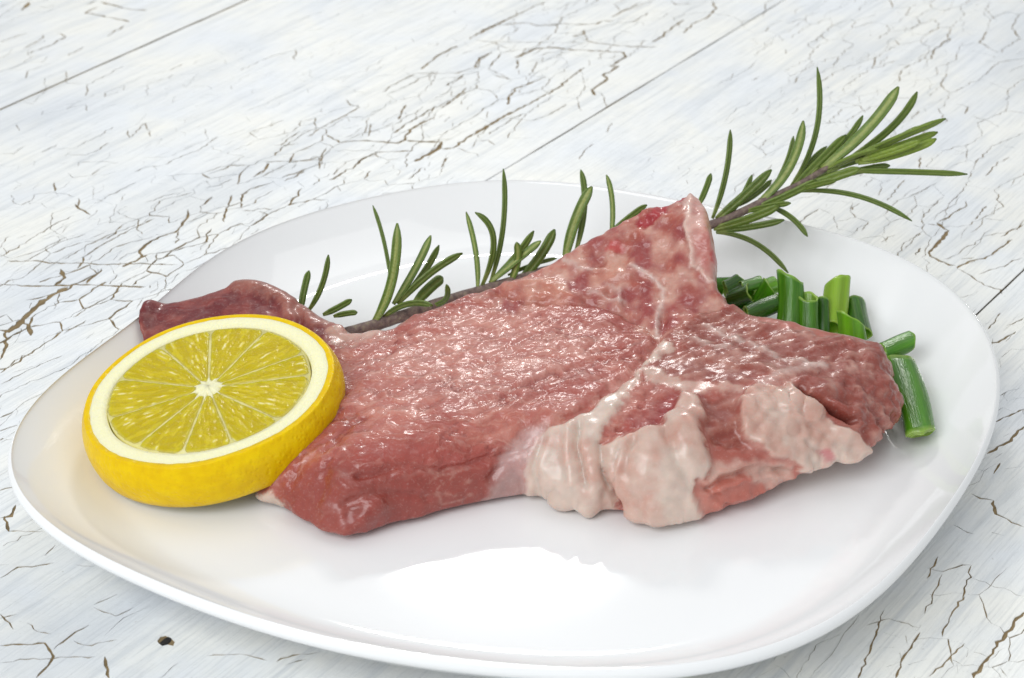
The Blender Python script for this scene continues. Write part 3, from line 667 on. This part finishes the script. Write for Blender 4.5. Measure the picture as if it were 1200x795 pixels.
base_c = mixc(base_c, L((.38, .050, .050)), redP*(.75+.9*med[:, 0]))
fat_c = mixc(np.tile(L((.81, .69, .60)), (nv, 1)), L((.70, .43, .35)), .22+1.5*big[:, 0]+.9*med[:, 0]); fat_c = mixc(fat_c, L((.86, .77, .67)), .3*cellb*sstep(big[:, 0], -.1, .3))
base_c = mixc(base_c, fat_c, fat*(1-.9*redP)*(1-.6*pinkR)*.93)
base_c = mixc(base_c, L((.74, .50, .43)), .6*veil*(1-fat)*(1-.8*redP))
base_c = mixc(base_c, L((.68, .47, .50)), .4*membr)
base_c = mixc(base_c, L((.80, .67, .61)), streaks*.8)
base_c = mixc(base_c, L((.70, .34, .24)), .45*peach)
base_c = mixc(base_c, mixc(np.tile(L((.74, .46, .40)), (nv, 1)), L((.58, .22, .19)), .25+1.6*med[:, 0]), bone)
base_c = mixc(base_c, L((.83, .65, .57)), np.clip(.9*lin(Zb, [(878,75),(872,120),(876,220),(888,315),(945,372)], 2.4), 0, 1)); base_c = mixc(base_c, L((.62, .12, .10)), .8*lin(Zb, [(975,235),(988,280),(975,330)], 2.5)); base_c = mixc(base_c, L((.50, .24, .09)), .6*lin(Zb, [(925,140),(935,190)], 2.5))
base_c = mixc(base_c, L((.50, .05, .065)), marrow*.95); base_c = mixc(base_c, L((.62, .09, .09)), spots*.8)
base_c = mixc(base_c, L((.62, .10, .15)), .6*reg(Zc, [(870,315),(910,305),(920,330),(880,335)], 3))
base_c = mixc(base_c, L((.22, .05, .04)), slit*.8)  # shade of the deep slit painted into the colour
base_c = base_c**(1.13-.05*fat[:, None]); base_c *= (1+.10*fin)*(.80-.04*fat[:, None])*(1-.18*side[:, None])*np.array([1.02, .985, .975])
chop = bpy.data.objects.new('pork_chop', me); col.objects.link(chop)
me.materials.clear(); me.materials.append(MEAT)
me.polygons.foreach_set('use_smooth', [True]*len(me.polygons))
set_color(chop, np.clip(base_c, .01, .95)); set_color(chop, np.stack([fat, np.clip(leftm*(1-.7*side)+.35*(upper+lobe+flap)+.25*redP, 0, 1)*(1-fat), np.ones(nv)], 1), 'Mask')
tag(chop, 'raw pink pork chop with cream fat and bone lying on the plate', 'meat')

# ------------------------------------------------------------------ lemon slice
LR, LT = .0288, .0118
LN = np.array([-.144, -.095, .985]); LN /= np.linalg.norm(LN)
LC = np.array([-.0696, -.0668, .0258])
e1 = np.cross([0, 1., 0], LN); e1 /= np.linalg.norm(e1); e2 = np.cross(LN, e1)
lemon = empty('lemon_slice'); lemon.matrix_world = Matrix(((e1[0], e2[0], LN[0], LC[0]), (e1[1], e2[1], LN[1], LC[1]), (e1[2], e2[2], LN[2], LC[2]), (0, 0, 0, 1)))
tag(lemon, 'thick round lemon slice with yellow rind leaning on the raw chop', 'lemon')
def ring_mesh(name, prof, mat, na=260, wob=0., closed=True, seed=0, irregular=.012):
    vs_, fs_ = [], []
    for i in range(na):
        a = 2*math.pi*i/na
        k = 1+irregular*math.sin(2*a+.5)+irregular*.7*math.sin(3*a+2.1)+.003*math.sin(7*a)
        for r, z in prof: vs_.append((r*k*math.cos(a), r*k*math.sin(a), z))
    vs_ = np.array(vs_)
    if wob: vs_[:, 2] += wob*vnoise(vs_*np.array([500, 500, 0])+seed, seed)
    m_ = len(prof)
    for i in range(na):
        j = (i+1) % na
        for k in range(m_ if closed else m_-1):
            l = (k+1) % m_
            fs_.append((i*m_+k, j*m_+k, j*m_+l, i*m_+l))
    return mesh_obj(name, vs_, fs_, mat, lemon)
fr = .00115                                # thickness of the yellow layer
out = [(LR-.0003, 0.), (LR-.00002, -.00002), (LR+.00008, -.00012), (LR+.0002, -.0005)]+[(LR+.0004+.0011*math.sin(math.pi*(k/10)**.8), -.0008-(LT-.0016)*k/10) for k in range(1, 10)]+[(LR, -LT+.0004), (LR-.0006, -LT)]
inn = [(r-fr, z) for r, z in reversed(out[4:])]+[(LR-fr-.0003, -.0006), (LR-fr-.0003, -.00004), (LR-fr-.00026, 0.)]
ring_mesh('rind', out+inn, RIND, 320)
PR = .0238
pith = ring_mesh('pith', [(LR-fr+.0004, -.0004), (LR-fr+.0001, -.00006), (LR-fr-.0006, .00006), (LR-fr-.0012, .00008), (PR+.0012, .00008), (PR, -.0002), (PR-.0003, -.0012), (PR-.0004, -LT+.0012), (PR, -LT+.0003), (LR-fr, -LT+.0002)], PITH, 320, .00003, True, 3)
# directions of the membranes, read off the photograph
mem = []
for x, y in [(820,262),(795,192),(640,150),(490,128),(345,185),(180,275),(140,412),(235,505),(392,532),(568,500),(718,412)]:
    u, v = 80+x/2.946, 350+y/2.946
    r = FWD+RGT*(u-600)/FPX-UPV*(v-397.5)/FPX; p = CAM+r*(((LC-CAM)@LN)/(r@LN))-LC
    mem.append(math.atan2(p@e2, p@e1) % (2*math.pi))
mem.sort()
CO = (-.0003, .0006)
for k in range(len(mem)):
    a0, a1 = mem[k], mem[(k+1) % len(mem)]
    if a1 < a0: a1 += 2*math.pi
    na, nr_ = max(24, int((a1-a0)*95)), 110
    s = np.linspace(0, 1, na); t = np.linspace(0, 1, nr_)
    Sg, Tg = np.meshgrid(s, t, indexing='ij')
    am = (a0+a1)/2; half = (a1-a0)/2
    rad = .0030+(PR-.0003-.0030)*Tg
    gp = .00010/np.maximum(rad, .001)                      # membrane half thickness
    hw_ = np.maximum(half-gp, .02)
    # rounded outer corners
    hw_ = hw_*np.sqrt(np.clip(1-(np.clip((Tg-.90)/.10, 0, 1)*.60)**2, 0, 1))
    th_ = am+(2*Sg-1)*hw_
    x, y = rad*np.cos(th_), rad*np.sin(th_)
    fp = np.stack([x.ravel(), y.ravel(), np.zeros(x.size)], 1)
    # juice sacs: cells drawn out towards the core and fanning slightly
    fan = (2*Sg-1).ravel()*hw_.ravel()
    cc = np.stack([rad.ravel()*330+fbm(fp*300, 2, k)*.7, fan*(.35+rad.ravel()/PR)*.0155*1150+.5*fbm(fp*220, 2, k+5), np.full(x.size, k*7.7)], 1)
    w1, w2, wid = worley(cc, k)
    edge_ = np.minimum(np.minimum(Sg, 1-Sg)*half*2*rad/.0005, np.minimum(Tg*40, (1-Tg)*26)).ravel(); edge_ = sstep(edge_, 0, 1)
    hgt = -.00035+edge_*(.00038+.00017*(np.clip(1-w1**2*1.25, 0, 1)-.5))
    hgt = hgt+.00012*fbm(fp*900, 2, 8)
    vv = np.stack([x.ravel(), y.ravel(), hgt], 1)
    ct = np.tile(L((.52, .40, .003)), (len(vv), 1))
    ct = mixc(ct, L((.72, .57, .03)), sstep(wid, .45, .9)*.45)
    ct = mixc(ct, L((.46, .33, .004)), sstep(wid, .45, .05)*.35)
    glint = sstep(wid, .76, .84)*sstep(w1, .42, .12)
    ct = mixc(ct, L((.90, .84, .48)), glint*.75)  # pale glints on some sacs, painted into the pulp colour
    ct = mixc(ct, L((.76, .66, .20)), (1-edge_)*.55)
    nb = len(vv); vv = np.r_[vv, np.stack([x.ravel(), y.ravel(), np.full(x.size, -LT+.0004)], 1)]; ct = np.r_[ct, ct]
    id_ = np.arange(nb).reshape(na, nr_)
    qd = np.stack([id_[:-1, :-1], id_[:-1, 1:], id_[1:, 1:], id_[1:, :-1]], -1).reshape(-1, 4)[:, ::-1]
    fs_ = qd.tolist()+(qd[:, ::-1]+nb).tolist()
    per = np.r_[id_[:, 0], id_[-1, 1:], id_[-2::-1, -1], id_[0, -2:0:-1]].tolist()
    for a_, b_ in zip(per, per[1:]+per[:1]): fs_.append([a_, b_, b_+nb, a_+nb])
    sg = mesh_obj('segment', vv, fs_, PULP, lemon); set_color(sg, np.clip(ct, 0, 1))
# membranes and core: one pale disc the segments sit in
mb = ring_mesh('membrane', [(.0002, -.00035), (.0024, -.00030), (.0034, -.00035), (.010, -.00030), (.018, -.00028), (PR-.0002, -.0003), (PR-.0002, -LT+.0007), (.0002, -LT+.0007)], None, 200, .00008, True, 9, .0)
m = NT('lemon_membrane'); m.link(m.mix(m.noise(m.coords(), 800, 3, .6), (.74, .62, .14), (.84, .77, .36)), m.b.inputs['Base Color'])
m.set(Roughness=.4, Subsurface_Weight=.4, Subsurface_Scale=.003, Subsurface_Radius=(1, .9, .4)); mb.data.materials.append(m.m)
cv = []; cfc = []                      # fibrous star-shaped core
for i in range(90):
    a = 2*math.pi*i/90; sp = min(abs((a-q_+math.pi) % (2*math.pi)-math.pi) for q_ in mem)
    for kk, f in enumerate((0.02, .35, .7, 1.)):
        r = f*(.0031+.0014*math.exp(-(sp/.10)**2)+.0003*math.sin(13*a))
        cv.append((r*math.cos(a), r*math.sin(a), .0004-.0009*f**3+.0002*vnoise(np.array([[r*2500, a*9, 0.]]))[0]))
for i in range(90):
    j = (i+1) % 90
    for kk in range(3): cfc.append((i*4+kk, i*4+kk+1, j*4+kk+1, j*4+kk))
mesh_obj('core', cv, cfc, PITH, lemon)

# ------------------------------------------------------------------ tubes and needles
def frames(pts):
    pts = np.array(pts, float); T = np.gradient(pts, axis=0); T /= np.linalg.norm(T, axis=1)[:, None]+1e-12
    ref = np.array([0, 0, 1.]) if abs(T[0][2]) < .9 else np.array([1., 0, 0])
    n0 = np.cross(T[0], ref); n0 /= np.linalg.norm(n0); Ns = [n0]
    for k in range(1, len(pts)):
        x = Ns[-1]-T[k]*(Ns[-1]@T[k]); Ns.append(x/np.linalg.norm(x))
    Ns = np.array(Ns); return pts, T, Ns, np.cross(T, Ns)
def tube(name, pts, rad, mat, parent, seg=12, noise_=0.):
    pts, T, Nn, Bn = frames(pts); vv, ff = [], []
    for k in range(len(pts)):
        for i in range(seg):
            a = 2*math.pi*i/seg; r = rad[k]*(1+noise_*random.uniform(-1, 1)); vv.append(pts[k]+r*(math.cos(a)*Nn[k]+math.sin(a)*Bn[k]))
    for k in range(len(pts)-1):
        for i in range(seg):
            j = (i+1) % seg; ff.append((k*seg+i, k*seg+j, (k+1)*seg+j, (k+1)*seg+i))
    ff.append(list(range(seg))[::-1]); ff.append([(len(pts)-1)*seg+i for i in range(seg)])
    return mesh_obj(name, np.array(vv), ff, mat, parent)
def needle(p0, p1, p2, wid, parent, roll, young=0., flip=False, side_up=None):
    """linear leaf: leathery blade with rolled margins, a groove above and a pale midrib below"""
    n_ = 18; ts = np.linspace(0, 1, n_)
    pts = [(1-t)**2*p0+2*t*(1-t)*p1+t*t*p2 for t in ts]
    pts, T, _, _ = frames(pts)
    vv, ff, cc = [], [], []
    view = (pts[n_//2]-CAM); view /= np.linalg.norm(view)
    prof = [(-1., .0), (-.92, .30), (-.55, .42), (-.12, .40), (0., .27), (.12, .40), (.55, .42), (.92, .30), (1., .0), (.90, -.30), (.66, -.42), (.40, -.20), (.16, -.22), (0., -.34), (-.16, -.22), (-.40, -.20), (-.66, -.42), (-.90, -.30)]
    top = np.array([.048, .098, .010]); und = np.array([.18, .25, .055]); pale = np.array([.34, .38, .12]); yng = np.array([.22, .30, .035])
    for k in range(n_):
        t = ts[k]
        nrm = -view-T[k]*(-view@T[k]); nrm /= np.linalg.norm(nrm)+1e-9
        bn = np.cross(T[k], nrm); a = roll
        nn = nrm*math.cos(a)+bn*math.sin(a); bb = np.cross(T[k], nn)
        wk = wid/2*(.50+.50*math.sin(min(1, t/.35)*math.pi/2))*(1-max(0, (t-.80)/.20)**2.4*.80)
        for q_, (x, h) in enumerate(prof):
            vv.append(pts[k]+bb*x*wk+nn*h*wk*.95)
            c_ = top if q_ <= 8 else und
            if q_ in (3, 4, 5): c_ = top*.62+pale*.38
            if q_ in (12, 13, 14): c_ = pale
            if q_ in (1, 7): c_ = top*.55+pale*.45
            if q_ in (10, 16): c_ = top*1.3
            c_ = c_*(1-young)+yng*young*(1.15 if q_ in (4, 13) else 1)
            if t < .12: c_ = c_*.6+pale*.4
            if t > .96: c_ = c_*.6
            cc.append(c_*(.85+.3*hash3(np.array([k]), np.array([q_]), np.array([int(wid*1e6)]))[0]))
    m_ = len(prof)
    for k in range(n_-1):
        for i in range(m_):
            j = (i+1) % m_; ff.append((k*m_+i, k*m_+j, (k+1)*m_+j, (k+1)*m_+i))
    ff.append(list(range(m_))[::-1]); ff.append([(n_-1)*m_+i for i in range(m_)])
    o = mesh_obj('leaf', np.array(vv), ff, NEEDLE, parent); set_color(o, np.array(cc)); return o

SPRIG = [(345,390,.0115),(390,394,.0122),(430,384,.0130),(470,371,.0135),(523,353,.0140),(590,333,.0150),(660,312,.0170),(745,290,.0205),(838,262,.0265),(895,236,.0315),(935,217,.0350),(975,194,.0395),(1012,180,.0430)]
sp = smooth_poly([P(*q_) for q_ in SPRIG], 6, False)
spx = np.array([Q(p) for p in sp])
sprig = empty('rosemary_sprig', sp[0]); tag(sprig, 'long green rosemary sprig lying behind the raw chop, its tip over the rim', 'rosemary')
def under(o):                     # keep world placement below the sprig's base point
    o.matrix_parent_inverse = Matrix.Translation(-Vector(sprig.location)); return o
nS = len(sp); rad = np.interp(np.arange(nS), [0, nS*.3, nS*.7, nS-1], [.0017, .0015, .0011, .0005])
under(tube('stem', sp, rad, BARK, sprig, 12, .06))
R4, R5 = ((800, 60), 3.311), ((330, 190), 2.79)
# traced leaves: base, bend, tip in the zoomed crop, width, roll, youth, depth offset of the tip in mm (towards the camera < 0)
LEAVES = [
 (R4,(60,600),(90,545),(110,475),27,.3,0,4),(R4,(115,650),(185,480),(185,305),28,.7,0,3),(R4,(130,652),(230,575),(345,460),40,.2,0,-2),(R4,(200,605),(290,560),(345,500),27,.5,0,5),
 (R4,(290,590),(450,470),(468,270),40,2.9,0,-4),(R4,(420,525),(565,330),(522,62),27,.6,0,6),(R4,(420,540),(530,430),(635,325),38,.2,.1,2),(R4,(540,455),(740,310),(838,138),50,2.85,.05,-5),
 (R4,(640,420),(850,300),(910,158),34,.4,.15,7),(R4,(600,445),(820,340),(1022,262),38,.9,.45,-3),(R4,(670,430),(860,360),(990,315),34,.3,.6,3),(R4,(680,435),(880,400),(985,340),34,.2,.8,-4),
 (R4,(640,465),(850,465),(1105,478),28,.5,.2,2),(R4,(450,545),(680,520),(890,660),24,.5,0,-9),(R4,(450,540),(580,490),(690,455),40,.1,.35,-5),(R4,(280,610),(400,570),(520,500),34,.4,.15,-4),
 (R4,(340,605),(430,630),(485,720),26,.6,0,-8),(R4,(130,695),(260,690),(395,655),30,.3,0,-5),(R4,(130,705),(290,705),(410,862),24,.5,0,-14),(R4,(120,690),(260,660),(375,600),38,.2,.2,-6),
 (R4,(600,490),(720,450),(805,445),30,.3,.1,4),(R4,(560,460),(660,400),(760,380),34,1.2,.5,-6),(R4,(470,520),(560,470),(640,430),30,.5,.4,6),(R4,(690,425),(800,400),(925,348),30,.2,.9,-6),
 (R5,(60,500),(70,420),(90,355),26,.3,0,3),(R5,(85,490),(145,410),(153,303),22,.4,0,-2),(R5,(135,500),(185,478),(230,450),24,.3,.05,2),(R5,(170,505),(215,492),(248,492),22,.4,0,-2),
 (R5,(300,525),(380,420),(378,200),37,2.95,0,-5),(R5,(360,420),(345,260),(298,142),16,.6,0,9),(R5,(365,465),(440,360),(488,240),30,2.7,0,2),(R5,(390,455),(470,370),(515,272),26,.5,.1,6),
 (R5,(380,465),(480,350),(592,298),28,.4,0,-2),(R5,(430,470),(490,400),(528,378),40,.2,0,5),(R5,(490,470),(560,460),(538,400),22,.5,0,-6),(R5,(330,510),(410,440),(495,470),24,.4,0,-7),
 (R5,(640,420),(650,310),(603,163),22,2.5,0,4),(R5,(650,415),(745,220),(632,165),24,.5,0,-4),(R5,(680,400),(745,220),(725,22),21,.5,0,2),(R5,(680,395),(760,330),(825,225),28,.5,.1,4),
 (R5,(680,395),(780,310),(848,258),28,2.7,0,-3),(R5,(745,400),(785,320),(768,262),28,2.9,0,-6),(R5,(775,390),(850,320),(893,220),36,.2,0,1),(R5,(925,330),(950,180),(1015,80),38,2.95,0,-3),
 (R5,(960,300),(1010,130),(978,25),24,.4,0,5),(R5,(1075,260),(1095,130),(1062,42),21,2.6,0,2),(R5,(790,395),(830,370),(880,350),24,.4,0,-4),(R5,(1060,250),(1130,180),(1195,140),24,.4,0,1),
 (R5,(740,370),(820,330),(900,315),16,.4,0,7),
 (R4,(330,570),(420,430),(430,330),24,.6,.0,8),(R4,(500,480),(640,360),(700,250),28,.4,.1,8),(R4,(560,470),(720,400),(860,400),26,.7,.3,6),(R4,(240,625),(330,600),(420,590),26,.3,.1,-7),(R4,(380,560),(500,520),(600,500),28,.4,.2,-8),
 (R4,(700,420),(820,340),(930,290),26,.5,.7,5),(R4,(420,530),(470,440),(560,370),24,.5,.0,7),(R4,(180,640),(240,560),(270,480),24,.6,.0,6)]
for (cr, a_, b_, c_, wd, roll, yg, dz) in LEAVES:
    (u0, v0), (u1, v1), (u2, v2) = crop(*cr, [a_, b_, c_])
    i = np.argmin((spx[:, 0]-u0)**2+(spx[:, 1]-v0)**2)
    d0 = depth_of(sp[i]); d2 = d0+dz*.001
    p0 = PD(u0, v0, d0)
    def clear(u, v, d):
        for _ in range(60):
            p = PD(u, v, d)
            inpl = np.hypot(p[0]-PC[0], p[1]-PC[1]) < rim_r(math.atan2(p[1]-PC[1], p[0]-PC[0]))
            if p[2] > (plate_z(p[0], p[1]) if inpl else 0)+.0015: break
            d -= .001
        return p
    under(needle(p0, clear(u1, v1, (d0+d2)/2), clear(u2, v2, d2), wd/cr[1]*d0/FPX*.92, sprig, roll, yg))

# ------------------------------------------------------------------ chopped green onion
def onion(label, pa, pb, r, tone, squash=.8, cut0=.2, cut1=.3, wall=.10, spin=0., bend=0., layers=1):
    """a cut length of hollow leaf, local z along its axis"""
    r = r*.78
    pa, pb = np.array(pa), np.array(pb); ax = pb-pa; Ln = np.linalg.norm(ax); ax /= Ln
    ref = np.array([0, 0, 1.]) if abs(ax[2]) < .85 else np.array([0, 1., 0])
    ex = np.cross(ref, ax); ex /= np.linalg.norm(ex); ey = np.cross(ax, ex)
    na, nz = 40, 16; vv, ff, cc = [], [], []
    ph = rng.uniform(0, 6.28, 3)
    def shell(rs, inner):
        st = len(vv)
        for k in range(nz+1):
            t = k/nz
            for i in range(na):
                a = 2*math.pi*i/na
                rr_ = r*rs*(1+(.05+.16*(1-rs))*math.sin(2*a+ph[0])+(.04+.14*(1-rs))*math.sin(3*a+ph[1])+.03*math.sin(5*t+ph[2]))
                zc = (t-.5)*Ln
                zc += (1-t)*cut0*r*math.cos(a-spin)+t*cut1*r*math.cos(a-spin-1)+(.05*r*math.sin(5*a+ph[2]) if k in (0, nz) else 0)
                vv.append((rr_*math.cos(a)+bend*r*math.sin(math.pi*t), rr_*math.sin(a)*squash, zc))
                base_ = np.array(tone)*(.8+.35*(.5+.5*math.sin(6*a+ph[1])))
                if inner: base_ = base_*.5+np.array([.16, .22, .04])
                if k in (0, nz): base_ = base_*.45+np.array([.22, .30, .06])
                cc.append(base_)
        return st
    rs = 1.
    for ly in range(layers):
        s0 = shell(rs, False); s1 = shell(rs-wall, True)
        for k in range(nz):
            for i in range(na):
                j = (i+1) % na
                ff.append((s0+k*na+i, s0+k*na+j, s0+(k+1)*na+j, s0+(k+1)*na+i))
                ff.append((s1+k*na+j, s1+k*na+i, s1+(k+1)*na+i, s1+(k+1)*na+j))
        for i in range(na):
            j = (i+1) % na
            ff.append((s0+j, s0+i, s1+i, s1+j)); ff.append((s0+nz*na+i, s0+nz*na+j, s1+nz*na+j, s1+nz*na+i))
        rs -= wall+.05
    o = mesh_obj('green_onion_piece', np.array(vv), ff, ONION); set_color(o, np.clip(np.array(cc), 0, 1))
    c_ = (pa+pb)/2
    o.matrix_world = Matrix(((ex[0], ey[0], ax[0], c_[0]), (ex[1], ey[1], ax[1], c_[1]), (ex[2], ey[2], ax[2], c_[2]), (0, 0, 0, 1)))
    tag(o, label, 'green onion', 'chopped green onion beside the chop')
    return o
Z6 = ((820, 290), 3.158)
def zp(x, y, z): return P(820+x/3.158, 290+y/3.158, z)
def upright(x0, y0, z0, x1, y1, lean=0.):
    """foot from the plate, head from the pixel at about the same distance"""
    a = zp(x0, y0, z0); b = PD(820+x1/3.158, 290+y1/3.158, depth_of(a)+lean); return a, b
GD, GM, GL, GY = (.018, .085, .003), (.045, .17, .005), (.11, .28, .008), (.20, .34, .012)
onion('longest green onion tube lying beside the end of the chop, cut layers showing', zp(742, 425, .0155), zp(818, 690, .0130), .0049, GM, .78, .3, .7, .10, 1., .15, 3)
onion('short green onion tube lying just behind the longest tube', zp(675, 392, .0150), zp(772, 352, .0165), .0040, GM, .75, .2, .5, .10, .4)
a, b = upright(325, 330, .0125, 335, 108); onion('tall mid-green onion piece standing upright with a notched top', a, b, .0042, GM, .8, .1, .5, .10, 2.2, .2)
a, b = upright(405, 345, .0125, 400, 180); onion('upright green onion piece between the notched one and the thin dark one', a, b, .0032, GM, .8, .1, .5, .18, .8)
a, b = upright(458, 340, .0125, 455, 195, .003); onion('thin dark green onion piece standing upright', a, b, .0022, GD, .7, .1, .4, .2, .2)
a, b = upright(490, 300, .0130, 507, 138, .006); onion('pale yellow-green onion piece with a slanted pointed top', a, b, .0044, GY, .75, .1, .7, .10, 1.7)
a, b = upright(560, 380, .0125, 556, 262, -.002); onion('bright light-green onion piece nearest the free edge of the heap', a, b, .0043, GL, .75, .1, .7, .10, 2.6, .1)
a, b = upright(596, 320, .0125, 574, 215, .008); onion('dark green onion piece behind the bright light-green one', a, b, .0036, GD, .75, .1, .6, .10, 1.)
onion('dark green onion tube lying across the heap under the tall piece', zp(170, 250, .0165), zp(285, 205, .0185), .0034, GD, .8, .2, .3, .10, .5)
onion('dark green onion ring with its curved cut edge turned up', zp(120, 190, .0150), zp(190, 165, .0190), .0045, GD, .7, .3, .6, .12, 2.)
onion('light green onion piece lying at the back of the heap', zp(200, 165, .0120), zp(275, 140, .0135), .0038, GL, .7, .2, .4, .10, 1.2)
onion('small green onion piece touching the bone of the chop', zp(40, 150, .0140), zp(100, 145, .0150), .0036, GM, .8, .4, .5, .10, .3)
onion('green onion piece half buried beneath the heap', zp(90, 225, .0120), zp(200, 240, .0120), .0036, GD, .8, .3, .3, .10, .9)

onion('small dark green onion ring lying next to the bone side of the heap', zp(95, 165, .0165), zp(150, 135, .0185), .0040, GD, .75, .3, .4, .10, 1.4)
onion('mid-green onion piece leaning between the dark ring and the tall piece', zp(225, 215, .0150), zp(262, 150, .0200), .0036, GM, .7, .3, .7, .10, 2.4)
onion('flat light-edged onion sliver lying on top of the dark ring', zp(150, 150, .0195), zp(215, 130, .0200), .0028, GM, .55, .3, .5, .10, .6)
